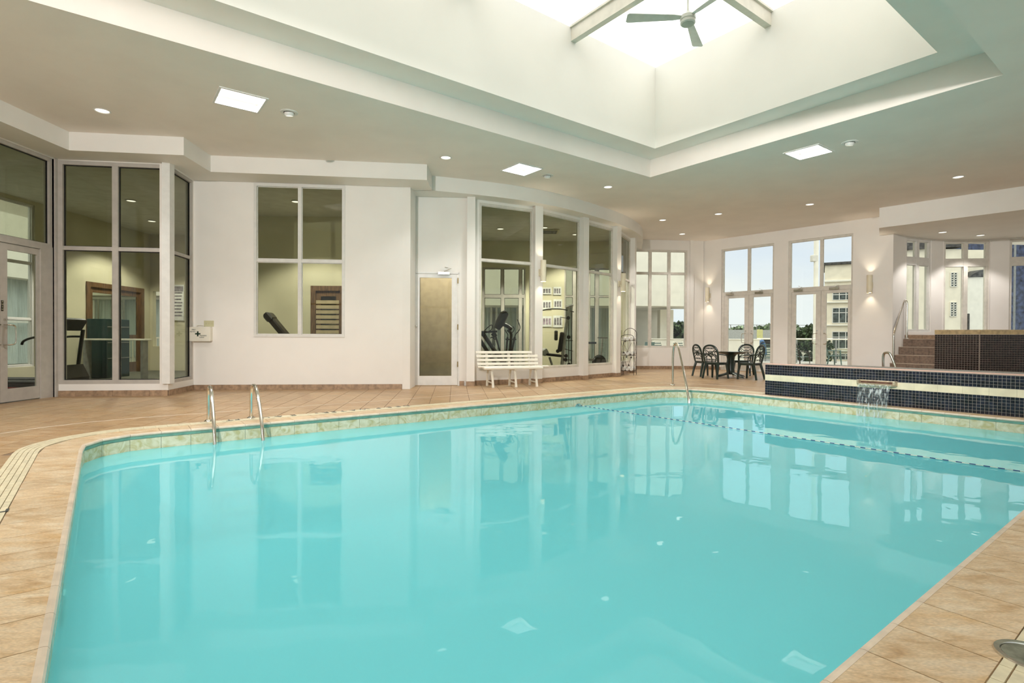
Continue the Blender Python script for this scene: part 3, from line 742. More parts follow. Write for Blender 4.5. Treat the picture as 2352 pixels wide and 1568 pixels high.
for px, py, z, lb in ((235, 254, HC, 'round recessed downlight in the ceiling above the left entrance door'),
        (1024, 361.5, HC, 'round recessed downlight above the single white door'),
        (1396.5, 429, HC, 'round recessed downlight just right of the skylight corner, over the curved glass wall'),
        (1522, 505, HC, 'round recessed downlight above the handrail at the far pool corner'),
        (1567, 537, HC, 'smallest, farthest downlight near the three-light far window'),
        (1650, 491, HC, 'round recessed downlight above the green patio table'),
        (1860, 469, HC, 'round recessed downlight in front of the right pair of patio doors'),
        (2201, 406, HC, 'round recessed downlight beside the lowered alcove ceiling'),
        (2165, 533, 3.98, 'left recessed downlight in the lowered ceiling over the hot tub'),
        (2252, 540, 3.98, 'right recessed downlight in the lowered ceiling over the hot tub')):
    p = at(px, py, z); downlight(p.x, p.y, z, lb)
for px, py, lb in ((664, 258, 'small eyeball spot fitting next to the left square ceiling light'), (1257, 403, 'small eyeball spot fitting next to the square light above the bench'), (1952, 327, 'small eyeball spot fitting next to the right-hand square ceiling light')):
    p = at(px, py, HC); eyeball(p.x, p.y, lb)
t = thing('added_fill_track', 'unseen ceiling track with two fill spots, added behind the camera for the far walls', 'spotlight', (-3.1, -3.0, HC))  # unseen fill spots, added to brighten the far walls
MB().cbox((0, 0, -.02), (1.2, .05, .04), .004).build('track', DOORW, t)
for k, (tg, cone_, pw) in enumerate((((9.2, 16.0, 1.6), 38, 4300), ((-4.6, 11.0, 1.7), 70, 1750))):
    o_ = Vector((-.35 + .7 * k, 0, -.16)); dv = (Vector(tg) - (Vector((-3.1, -3.0, HC)) + o_)).normalized(); Mq = dv.to_track_quat('-Z', 'Y')
    MB().tube([(o_.x, 0, -.03), tuple(o_)], .012, 8).lathe([(.001, .16), (.06, .15), (.10, .02), (.10, -.01), (.09, -.01), (.085, .02), (.001, .03)], c=tuple(o_), n=18, M=Mq.to_matrix()).build('fill_head', DOORW, t, smooth=True)
    l = lamp('SPOT', 'fill_lamp', tuple(o_ + dv * .02), pw, .10, spot_size=R_(cone_), spot_blend=1.0); l.rotation_mode = 'QUATERNION'; l.rotation_quaternion = Mq; l.parent = t
def sconce(p, n, zc, label, h=.50, r=.068, off=.13):
    n = Vector(n).normalized(); c = Vector(p[:2]) + n * off
    t = thing('wall_sconce', label, 'wall light', (c.x, c.y, zc), math.atan2(n.y, n.x))
    mb = MB(); k = 20; vs = []
    for rr, z in ((r, -h / 2), (r, h / 2), (r - .005, h / 2), (r - .005, -h / 2)):
        for j in range(k): w = 2 * math.pi * j / k; vs.append((rr * math.cos(w), rr * math.sin(w), z))
    mb.add(vs, [(i * k + j, i * k + (j + 1) % k, ((i + 1) % 4) * k + (j + 1) % k, ((i + 1) % 4) * k + j) for i in range(4) for j in range(k)])
    mb.build('shade', IVORY, t, smooth=True)
    MB().cbox((-off + .012, 0, -.03), (.022, .11, .16), .004).cbox((-off / 2, 0, -.03), (off, .03, .03), .003).build('wall_bracket', IVORY, t)
    MB().lathe([(.001, -.05), (.026, -.045), (.03, 0), (.026, .045), (.001, .05)], n=12).build('bulb', LAMPE, t, smooth=True)
    for z, rx in ((.12, math.pi), (-.12, 0)):
        l = lamp('SPOT', 'bulb_light', (0, 0, z), P_SCONCE, .03, col=(1, .86, .66), spot_size=R_(120), spot_blend=.5); l.rotation_euler = (rx, 0, 0); l.parent = t
nP = Vector((PU.y, -PU.x)); nP = -nP if nP.dot(-Vector(P0)) < 0 else nP
wp = lambda s: Vector(P0) + PU * s
sconce(wp(.25), nP, 2.60, 'cream cylinder wall light between the far window and the left patio doors')
sconce(wp(5.12), nP, 2.63, 'cream cylinder wall light right of the patio doors, beside the hot tub steps')
u1 = unit(N[0], N[1]); n1 = Vector((u1.y, -u1.x))
sconce(Vector(N[1]) - u1 * .02 + n1 * .14, n1, 2.65, 'cream cylinder wall light on the pilaster above the right end of the bench')
u3 = unit(N[2], N[3]); n3 = Vector((u3.y, -u3.x))
sconce(Vector(N[3]) - u3 * .05 + n3 * .14, n3, 2.62, 'cream cylinder wall light on the pilaster above the towel rack')

# ------------------------------------------------------------------ ceiling fan
t = thing('ceiling_fan', 'white three-blade ceiling fan hanging under the skylight', 'fan', (2.72, 8.42, 6.10))
MB().lathe([(.001, -.11), (.10, -.11), (.115, -.095), (.115, -.06), (.108, -.055), (.108, -.045), (.118, -.04), (.118, .01), (.10, .03), (.04, .05), (.03, .09), (.001, .09)], n=28).build('motor', FANM, t, smooth=True)
MB().lathe([(.001, -.118), (.092, -.116), (.095, -.108), (.001, -.108)], n=28).build('cap', mat('fan grey cap', (.42, .47, .40), .5), t, smooth=True)
MB().tube([(0, 0, .08), (0, 0, .33)], .016, 10).build('downrod', FANM, t, smooth=True)
MB().lathe([(.016, .30), (.06, .34), (.065, .37), (.001, .375)], n=16).build('canopy', FANM, t, smooth=True)
for k, a in enumerate((178, 62, -62)):
    M = Matrix.Rotation(R_(a), 3, 'Z') @ Matrix.Rotation(R_(13), 3, 'X')
    MB().prism([(.10, -.035), (.22, -.055), (.92, -.09), (.95, -.07), (.95, .07), (.92, .09), (.22, .055), (.10, .035)], -.004, .004, M=M).build('blade', FANM, t)

# ------------------------------------------------------------------ navy mosaic wall with spillway
BW0 = Vector((4.91, 10.39)); BU = Vector((.61, -.792)); BN_ = Vector((.792, .61)); BL = 4.9
core = MB(); core.obox(BW0, tuple(BU), 0, BL, .004, .22, 0, .590)
bw = thing('mosaic_wall', 'low navy mosaic wall with a cream band beside the pool', 'wall', (BW0.x, BW0.y, 0), math.atan2(BU.y, BU.x))
MB().box((BL / 2, .113, .295), (BL, .214, .59)).build('core', MGROUT, bw)
MB().cbox((BL / 2, .11, .596), (BL + .006, .236, .014), .003).build('edge_trim', PINK, bw)
PT = .0465; items = []
for c in range(int(BL / PT)):
    for r in range(10):
        z = (.012 + PT * (r + .5) - .006) if r < 6 else (.397 + PT * (r - 6 + .5))
        p = BW0 + BU * (c + .5) * PT; v = Vector((p.x, p.y, z)) - CAM; d = v.dot(FW); x = 1176 + FPX * v.dot(CR) / d
        items.append((1 / d if x < 2356 else 0, ((c + .5) * PT, z)))
def mmk(mb, pl): return mb.box((pl[0], .002, pl[1]), (PT - .0055, .008, PT - .0055))
split_parts(bw, 'mosaic_tile', items, mmk, NAVY)
for i in range(int(BL / .30)): MB().cbox((.15 + .30 * i, .001, .336), (.298, .012, .112), .002).build('band_tile', BAND, bw)
MB().box((BL - .1, .001, .336), (.2, .012, .112)).build('band_tile', BAND, bw)
# spillway spout and falling water
sa = onwall(1973, 890, BW0, BW0 + BU); sb_ = onwall(2062, 900, BW0, BW0 + BU)
s0 = (sa.xy - BW0).dot(BU); s1 = (sb_.xy - BW0).dot(BU); smid = (s0 + s1) / 2; sw = s1 - s0
zz = .375
sp = thing('spillway_spout', 'stone-coloured spillway spout set in the navy mosaic wall', 'spout', tuple((BW0 + BU * smid)) + (zz,), math.atan2(BU.y, BU.x))
LIPM = mat('spout stone', (.50, .40, .27), .3, var=.15, scale=20, bump=.2)
DKI = mat('spout inner brown', (.20, .11, .08), .3, var=.2, scale=14)
mb = MB(); mb.prism([(-sw / 2, .02), (-sw / 2, -.10), (-sw / 2 + .05, -.16), (sw / 2 - .05, -.16), (sw / 2, -.10), (sw / 2, .02)], -.045, -.018); mb.build('lip', LIPM, sp)
mb = MB()
mb.cbox((-sw / 2 + .02, -.05, .005), (.035, .13, .06), .01); mb.cbox((sw / 2 - .02, -.05, .005), (.035, .13, .06), .01); mb.cbox((0, -.012, .022), (sw, .045, .022), .006); mb.build('surround', LIPM, sp)
MB().cbox((0, -.004, -.001), (sw - .05, .012, .034), .003).build('throat', DKI, sp)
mb = MB(); nx, nz_ = 26, 14; vs = []
H = zz - .02 - WZ
for j in range(nz_ + 1):
    f = j / nz_; y = -.15 - .16 * math.sqrt(f) ; z = -.018 - H * f * f if j else -.018; z = -.018 - (H - .0) * f
    y = -.145 - .15 * math.sqrt(f)
    w = (sw - .09) * (1 - .12 * f)
    for i in range(nx + 1):
        x = -w / 2 + w * i / nx; vs.append((x, y + .006 * math.sin(i * 1.9 + j * .4) + .004 * math.sin(i * 4.3), z))
mb.add(vs, [(j * (nx + 1) + i, j * (nx + 1) + i + 1, (j + 1) * (nx + 1) + i + 1, (j + 1) * (nx + 1) + i) for j in range(nz_) for i in range(nx)])
wf = mb.build('falling_water', FALL, None, loc=sp.location, rz=math.atan2(BU.y, BU.x), smooth=True)
tag(wf, 'thin sheet of water falling from the spillway spout into the pool', 'waterfall', kind='stuff')
# shallow raised basin behind the wall
bk = MB(); 
for a, b, c_, d in ((0, BL, 1.55, 1.75), (0, .2, .22, 1.55)): bk.obox(BW0, tuple(BU), a, b, c_, d, 0, .56)
bk.obox(BW0, tuple(BU), .2, BL, .22, 1.55, 0, .2)
bs = struct(bk.build('floor_basin', DGROUT))
MB().obox(BW0, tuple(BU), .2, BL, .225, 1.548, .5, .502).build('basin_water', WATER, bs)

# landing, steps and hot tub
SIDE0 = Vector(BAY[0])
slab_l = MB(); q = [wp(4.72), SIDE0, SIDE0 + A_ * .05 + B_ * 1.05, SIDE0 + B_ * 1.05 - A_ * 1.0, wp(4.72) + nP * 1.0]
slab_l.prism([(p.x, p.y) for p in q], 0, .214)
ld = struct(slab_l.build('floor_landing', STEPT))
st = thing('tiled_steps', 'brown tiled steps climbing to the hot tub beside the wall', 'steps', (SIDE0.x, SIDE0.y, 0), math.atan2(-B_.y, -B_.x) + math.pi)
# local x along B_, local y along A_
for k in range(1, 5):
    z = .22 * (k + 1); y0 = -.44 + .28 * k
    if k < 4: MB().box((.5, y0 + .15, z / 2 - .01), (1.0, .30, z - .02)).build('step', STEPT, st)
    MB().cbox((.5, y0 + .13, z - .012), (1.0, .29, .018), .003).build('tread', mat('step nosing %d' % k, (.42, .33, .25), .45), st)
    n = 3; off_ = (k % 2) * .12
    xs = [0.01, .26 + off_, .60 + off_, .995]
    for a, b in zip(xs, xs[1:]): MB().cbox(((a + b) / 2, y0 - .006, z - .125), (b - a - .006, .012, .20), .002).build('riser_tile', STEPT, st)
TB = [SIDE0 + B_ * 1.0 - A_ * .2]; TB.append(TB[0] + B_ * .9); TB.append(TB[1] + Vector((math.sin(R_(103)), math.cos(R_(103)))) * 4.2)
pf = MB(); q = [SIDE0 + A_ * .70, SIDE0 + A_ * .70 + B_ * 1.0, TB[0] + A_ * .12, TB[1] + Vector((.1, .12)), TB[2] + Vector((0, .1)), Vector((15.6, 14.3)), Vector(BAY[5]), Vector(BAY[4]), Vector(BAY[3]), Vector(BAY[2]), Vector(BAY[1])]
pf.prism([(p.x, p.y) for p in q], 0, 1.1); struct(pf.build('floor_platform', STEPT))
for i in (1, 2, 3, 4): baseboard('bow_%d' % i, BAY[i], BAY[i + 1], z=1.1, h=.11)
tub = thing('hot_tub_wall', 'tall dark mosaic hot tub wall with a tan tiled rim', 'tub', (TB[0].x, TB[0].y, 0))
for seg, (a, b) in enumerate(zip(TB, TB[1:])):
    u = (b - a).normalized(); L = (b - a).length; a0 = a - TB[0]
    MB().obox(a0, tuple(u), 0, L, .004, .20, .01, 1.21).build('core', DGROUT, tub)
    n = int(L / .055); mb = MB()
    for i in range(n):
        for r in range(3, 22): mb.obox(a0, tuple(u), i * .055 + .004, (i + 1) * .055 - .004, -.003, .004, r * .055 + .004, (r + 1) * .055 - .004)
    o = mb.build('mosaic', NAVY if seg == 9 else BROWNT, tub); o['kind'] = 'stuff'
    k = 0
    while k * .31 < L:
        MB().obox(a0, tuple(u), k * .31, min(L, k * .31 + .306), -.012, .24, 1.215, 1.33).build('rim_tile', mat('tan rim tile', (.50, .38, .20), .35, var=.1, scale=12) if 'tan rim tile' not in MATS else MATS['tan rim tile'], tub); k += 1
    # short end return beside the steps
MB().obox(TB[0] - TB[0], tuple(A_), .2, .9, -.2, -.002, .01, 1.21).build('core', DGROUT, tub)

# ------------------------------------------------------------------ rails and ladder
def rail(name, pts, r, label, cat, flanges, it=3):
    base = pts[0]; loc = (base[0], base[1], 0)
    t = thing(name, label, cat, loc)
    q = [Vector(p) - Vector(loc) for p in pts]; MB().tube(smoothpath(q, it), r, 12).build('tube', STEEL, t, smooth=True)
    for f in flanges: MB().lathe([(r, .028), (r * 1.3, .026), (r * 2.0, .01), (r * 2.1, .002), (r * 2.1, 0)], c=(f[0] - loc[0], f[1] - loc[1], f[2]), n=18).build('base_flange', STEEL, t, smooth=True)
    return t
b1 = at(479, 968, 0); b2 = at(577, 960.5, 0); e1 = at(493, 1020, WZ); e2 = at(604, 1011, WZ)
lad = thing('pool_ladder', 'stainless steel pool ladder with two curved rails at the left pool edge', 'ladder', (b1.x, b1.y, 0))
O = Vector((b1.x, b1.y, 0))
for b, e_ in ((b1, e1), (b2, e2)):
    d = (e_ - b); d.z = 0
    g = [b, b + Vector((0, 0, .33)), b + Vector((0, 0, .46)) + d * .10, b + Vector((0, 0, .44)) + d * .50, Vector((e_.x, e_.y, WZ)) + Vector((0, 0, .12)), Vector((e_.x, e_.y, WZ)) + d * .02 - Vector((0, 0, .25)), Vector((e_.x, e_.y, -1.25))]
    pts = [g[0]] + [Vector(v) for v in smoothpath(g[:], 3)][1:]
    MB().tube([p - O for p in pts], .021, 12).build('rail', STEEL, lad, smooth=True)
    MB().lathe([(.021, .03), (.028, .028), (.05, .012), (.052, .004), (.052, .005)], c=tuple(b - O), n=18).build('base_flange', STEEL, lad, smooth=True)
for k in range(4):
    z = -.26 - .24 * k; p, q = Vector((e1.x, e1.y, z)), Vector((e2.x, e2.y, z)); mid = (p + q) / 2 - O; L = (q - p).length
    MB().cbox(tuple(mid), (L, .07, .022), .006, rz=math.atan2((q - p).y, (q - p).x)).build('tread', WHITEP, lad)
b = at(1545, 884.5, 0); e_ = at(1584, 926, WZ)
rail('entry_handrail', [b, b + Vector((0, 0, .80)), b + Vector((0, 0, .97)) + (e_ - b) * .0 + Vector((.03, -.04, 0)), b + Vector((.06, -.20, .97)), Vector((e_.x, e_.y, WZ + .02)), Vector((e_.x + .01, e_.y - .05, -.55))], .024, 'tall slanting steel handrail over the corner pool steps', 'handrail', [(b.x, b.y, .004)], 3)
b = Vector((9.0, 13.2, .5)) 
pA = (7.62, 10.98); 
def pt(px, py, d): v = ray(px, py); return CAM + v * (d / v.dot(FW))
dA = 10.9
a1, a2, a3, a4 = pt(2029, 850, dA), pt(2028, 812, dA), pt(2046, 812, dA - .15), pt(2068, 862, dA - .5)
a1.z = .502
rail('basin_handrail', [a1, a2, (a2 + a3) / 2 + Vector((0, 0, .03)), a3, a4 - Vector((0, 0, .1))], .024, 'curved steel grab rail rising from behind the navy mosaic wall', 'handrail', [(a1.x, a1.y, .502)], 3)
c1 = SIDE0 + B_ * .10 - A_ * .35; c2 = SIDE0 + B_ * .10 + A_ * .62
g1 = pt(2052.5, 766, 14.6); g0 = Vector((g1.x, g1.y, .214)); g2 = pt(2073, 694, 15.1); g3 = pt(2083.5, 694, 15.05); g4 = Vector((g3.x, g3.y, 1.1))
rail('stair_handrail', [g0, g1 - Vector((0, 0, .1)), g1, g2 - Vector((0, 0, .06)), (g2 + g3) / 2 + Vector((0, 0, .07)), g3, g3 - Vector((0, 0, .15)), g4], .026, 'steel stair rail beside the brown steps up to the hot tub', 'handrail', [(g0.x, g0.y, .214), (g4.x, g4.y, 1.1)], 2)

# rope across the pool
r0 = at(1325, 929.8, WZ + .012); r1 = at(2352, 1083, WZ + .012); dr = (r1 - r0).normalized(); r1 = r0 + dr * ((r1 - r0).length + 1.1)
rope = thing('float_line', 'thin blue and white float line stretched across the pool', 'rope', (r0.x, r0.y, r0.z))
MB().tube([(0, 0, 0), tuple(r1 - r0)], .0035, 6).build('cord', WHITEP, rope)
Lr = (r1 - r0).length; BLUER = mat('blue rope marker', (.03, .07, .22), .5); mk = MB().tube([(0, 0, 0), tuple(dr * .05)], .0055, 6).build('marker', BLUER, rope); sm = mk.data; mk.location = dr * .1
k = 1
while .1 + k * .11 < Lr:
    o = bpy.data.objects.new('marker', sm); COL.objects.link(o); o.parent = rope; o.location = dr * (.1 + k * .11); k += 1
an = r0 - dr * .02
MB().box((-.012, -.0, .03), (.06, .05, .06), rz=math.atan2(A_.y, A_.x)).lathe([(.014, -.02), (.014, .03)], n=10).build('wall_anchor', CHROME, rope)
# underwater lamps
def plight(px, py, A, B, label, fl=1):
    p = onwall(px, py, A, B); u = unit(A, B); n = Vector((u.y, -u.x)); n = n if (Vector((1.5, 6)) - p.xy).dot(n) > 0 else -n
    t = thing('pool_lamp', label, 'pool lamp', (p.x + n.x * -.016, p.y + n.y * -.016, p.z), 0)
    Z = Vector((n.x, n.y, 0)); X = Vector((-n.y, n.x, 0)); Y = Vector((0, 0, 1)); M = Matrix((X, Y, Z)).transposed()
    MB().lathe([(.001, .0), (.10, .0), (.105, .012), (.085, .016), (.08, .008), (.001, .014)], n=24, M=M).build('lens', LPOOL, t, smooth=True)
    MB().lathe([(.098, .004), (.108, .008), (.104, .02), (.092, .018)], n=24, M=M).build('ring', CHROME, t, smooth=True)
    return t
cL, cB = Vector(PC[0]), Vector(PC[1])
plight(762, 1012, PC[1], PC[2], 'round underwater lamp just right of the pool ladder')
plight(1328, 939.5, PC[1], PC[2], 'round underwater lamp beneath the float line anchor')
plight(151, 1388, PC[0], PC[1], 'round underwater lamp in the left pool wall near the camera')

# ------------------------------------------------------------------ doors
DN = [0]
def closer(parent, A, u, s, z, side=-1):
    mb = MB(); mb.obox(A, u, s - .13, s + .13, -.055, -.005, z - .03, z + .03)
    n = Vector((-u[1], u[0])); p = Vector(A[:2]) + Vector(u) * s
    q0 = Vector((p.x, p.y, z + .04)) - Vector((n.x, n.y, 0)) * .03
    mb.tube([q0, q0 + Vector((u[0] * .16, u[1] * .16, .05)) - Vector((n.x, n.y, 0)) * .14, q0 + Vector((u[0] * .02, u[1] * .02, .09)) - Vector((n.x, n.y, 0)) * .02], .009, 6)
    return mb.build('door_closer', CHROME, parent)
def leaf(parent, A, B, s0, s1, z0, z1, g, mt, handle, gl=GLASS, ang=0, off=.04):
    """g = glass rect (a, b, c, d)"""
    u = tuple(unit(A, B)); mb = MB(); a, b, c, d = g
    for q in ((s0, a, z0, z1), (b, s1, z0, z1), (a, b, z0, c), (a, b, d, z1)): mb.obox(A, u, q[0], q[1], off, off + .045, q[2], q[3])
    lf = mb.build('door_leaf', mt, parent)
    MB().obox(A, u, a - .004, b + .004, off + .02, off + .026, c - .004, d + .004).build('pane', gl, lf)
    if handle is not None:
        n = Vector((-u[1], u[0], 0)); p = Vector(A[:2]) + Vector(u) * handle; p = Vector((p.x, p.y, 0)); dirn = Vector((u[0], u[1], 0)) * (1 if handle < (s0 + s1) / 2 else -1)
        o_ = n * off
        pts = [p + o_ + Vector((0, 0, 1.25)), p + o_ - n * .09 + Vector((0, 0, 1.25)), p + o_ - n * .10 + dirn * .09 + Vector((0, 0, 1.24)), p + o_ - n * .10 + dirn * .10 + Vector((0, 0, 1.16)),
               p + o_ - n * .10 + dirn * .10 + Vector((0, 0, 1.02)), p + o_ - n * .10 + dirn * .09 + Vector((0, 0, .94)), p + o_ - n * .09 + Vector((0, 0, .93)), p + o_ + Vector((0, 0, .93))]
        MB().tube(smoothpath(pts, 2), .011, 8).build('handle', CHROME, lf, smooth=True)
        MB().cbox(tuple(p + o_ - n * .008 + Vector((0, 0, 1.33))), (.035, .012, .035), .004).build('lock', CHROME, lf)
    return lf
# left storefront door pair
dl = struct(MB().obox(L0, (0, 1), sL(9.18), sL(9.42), .02, .13, 0, 2.62).obox(L0, (0, 1), sL(5.9), sL(9.18), .02, .13, 2.56, 2.62).build('door_1', FRAME))
lf = leaf(dl, L0, L1, sL(8.47), sL(9.18), .015, 2.55, (sL(8.59), sL(9.13), .22, 2.45), FRAME, sL(8.53), GLASS)
p_ = MB().box((-8.04 + -.045, 8.50, 1.55), (.006, .035, .17)).build('push_plate', BLACKM, lf)
p_.location = (.008, 0, 0)
for k, ch in enumerate('PUSH'):
    text_mesh(ch, .036, IVORYD, 'plate_letter', lf, Matrix(((0, 0, 1, -8.073), (1, 0, 0, 8.50), (0, 1, 0, 1.612 - k * .04), (0, 0, 0, 1))), .001)
lf = leaf(dl, L0, L1, sL(7.73), sL(8.465), .015, 2.55, (sL(7.85), sL(8.34), .22, 2.45), FRAME, sL(8.40), GLASS)
lf = leaf(dl, L0, L1, sL(6.0), sL(7.70), .015, 2.55, (sL(6.1), sL(7.6), .22, 2.45), FRAME, None, GLASS)
# single white door in the recess
a, b = sR(-2.18), sR(-1.18); dU = tuple(unit(RC0, RC1))
dm = MB()
for q in ((a, a + .03, 0, 2.52), (b - .03, b, 0, 2.52), (a, b, 2.49, 2.52)): dm.obox(RC0, dU, q[0], q[1], -.012, .1, q[2], q[3])
d1 = struct(dm.build('door_2', DOORW))
lf = leaf(d1, RC0, RC1, a + .035, b - .035, .015, 2.485, (sR(-2.05), sR(-1.35), .22, 2.40), DOORW, None, glass('brown tinted glass', (.68, .66, .58)), off=.0)
for z in (.42, 1.25, 2.28): MB().obox(RC0, dU, b - .045, b - .02, -.022, .0, z, z + .12).build('hinge', BRASS, lf)
MB().lathe([(.012, 0), (.028, .005), (.028, .02), (.014, .03), (.022, .055), (.001, .06)], c=(-2.125, 11.875, 1.32), n=14, M=Matrix(((1, 0, 0), (0, 0, -1), (0, 1, 0)))).build('knob', CHROME, lf, smooth=True)
closer(d1, RC0, dU, sR(-1.52), 2.50)
# patio doors
for k, (a, b, gs, cs) in enumerate((((.69), 2.45, ((.93, 1.49), (1.78, 2.34)), (1.02, 2.0)), (2.89, 4.67, ((3.11, 3.68), (3.97, 4.54)), (3.2, 4.2)))):
    fm = MB()
    for q in ((a, a + .09, 0, 2.60), (b - .05, b, 0, 2.60), (a + .09, b - .05, 2.53, 2.60)): fm.obox(P0, tuple(PU), q[0], q[1], .04, .15, q[2], q[3])
    fm.obox(P0, tuple(PU), a, b, .0, .16, 0, .02)
    dd = struct(fm.build('door_%d' % (3 + k), FRAMEP)); mid = (gs[0][1] + gs[1][0]) / 2
    leaf(dd, P0, PE, a + .095, mid - .004, .025, 2.525, (gs[0][0], gs[0][1], .30, 2.44), FRAMEP, gs[0][1] + .05)
    leaf(dd, P0, PE, mid + .004, b - .055, .025, 2.525, (gs[1][0], gs[1][1], .30, 2.44), FRAMEP, gs[1][0] - .05)
    for c in cs: closer(dd, P0, tuple(PU), c, 2.57)

# ------------------------------------------------------------------ first aid kit and switch plate
kc = onwall(462, 767, M0, M1); mu_ = unit(M0, M1); mn = Vector((mu_.y, -mu_.x)); ang = math.atan2(mu_.y, mu_.x)
t = thing('first_aid_kit', 'white wall-mounted first aid kit with a green cross', 'first aid kit', (kc.x + mn.x * .0, kc.y + mn.y * .0, kc.z), ang)
def rrect(w, h, r, n=4):
    o = []
    for cx_, cy_, a0 in ((w / 2 - r, h / 2 - r, 0), (-w / 2 + r, h / 2 - r, 90), (-w / 2 + r, -h / 2 + r, 180), (w / 2 - r, -h / 2 + r, 270)):
        for k in range(n + 1): w_ = R_(a0 + 90 * k / n); o.append((cx_ + r * math.cos(w_), cy_ + r * math.sin(w_)))
    return o
UP = Matrix(((1, 0, 0), (0, 0, -1), (0, 1, 0)))        # local xy -> wall plane facing the viewer
MB().prism(rrect(.44, .29, .02), .0, .10, M=UP).build('case', WHITEP, t)
MB().prism(rrect(.425, .275, .018), .098, .108, M=UP).build('lid', WHITEP, t)
MB().tube(smoothpath([(-.07, -.05, .15), (-.06, -.05, .178), (.06, -.05, .178), (.07, -.05, .15)], 2), .007, 8).build('handle', WHITEP, t, smooth=True)
MB().box((-.015, -.109, .005), (.028, .003, .10)).box((-.015, -.109, .005), (.10, .003, .028)).build('cross', DARKG, t)
def wtext(s, size, x, z, mt=DARKG, par=None, y=-.1095): return text_mesh(s, size, mt, 'lettering', par or t, Matrix(((1, 0, 0, x), (0, 0, -1, y), (0, 1, 0, z), (0, 0, 0, 1))), .0008)
wtext('FIRST', .032, -.09, .085); wtext('AID KIT', .032, -.11, .047); wtext('PREMIERS', .032, .085, -.032); wtext('SOINS', .032, .06, -.066)
kc = onwall(480, 743, M0, M1)
t2 = thing('switch_plate', 'yellowed ivory triple switch plate above the first aid kit', 'switch', (kc.x, kc.y, kc.z), ang)
MB().prism(rrect(.185, .12, .006), 0, .008, M=UP).build('plate', IVORYD, t2)
for x in (-.055, 0, .055): MB().cbox((x, -.012, 0), (.012, .012, .026), .002).build('toggle', IVORYD, t2)

# ------------------------------------------------------------------ bench
bf = Vector((.05, 11.72)); br = R_(16.5)
t = thing('slatted_bench', 'white plastic slatted garden bench against the curved glass wall', 'bench', (bf.x, bf.y, 0), br)
def slat(par, c, d, name='slat', b=.006, M=None): return MB().cbox(c, d, b, M=M).build(name, WHITEP, par)
MBk = Matrix.Rotation(R_(-14), 3, 'X')
slat(t, (-.02, .0, .415), (1.34, .13, .055), 'seat_slat', .014)
slat(t, (.0, .14, .42), (1.34, .09, .03), 'seat_slat'); slat(t, (.0, .25, .42), (1.34, .09, .03), 'seat_slat')
slat(t, (.10, .36, .425), (1.66, .07, .045), 'seat_slat', .012)
for k, (z, x0, x1) in enumerate(((.49, -.70, .73), (.575, -.70, .73), (.66, -.71, .73), (.745, -.72, .60))):
    slat(t, ((x0 + x1) / 2 - .03, .42 + (z - .45) * .25, z), (x1 - x0, .022, .058), 'back_slat', .006, MBk)
for x in (-.50, .02, .50):
    MB().cbox((x, .44 + .05, .585), (.055, .03, .34), .006, M=MBk).build('back_support', WHITEP, t)
    l = MB(); l.tube([(x, .02, .39), (x, -.005, .30), (x + .015, -.02, .12), (x + .02, -.03, .0)], [.032, .028, .026, .032], 8, flat=.8); l.build('leg', WHITEP, t, smooth=True)
    l = MB(); l.tube([(x, .34, .40), (x - .01, .37, .25), (x - .01, .40, .0)], [.03, .026, .03], 8, flat=.8); l.build('leg', WHITEP, t, smooth=True)
    MB().cbox((x, .18, .10), (.03, .38, .03), .005).build('stretcher', WHITEP, t)
    MB().cbox((x, .18, .38), (.045, .44, .04), .006).build('seat_bearer', WHITEP, t)

TOPM = mat('polished green tabletop', (.012, .026, .020), .10, var=.15, scale=12, spec=.9, coat=1)
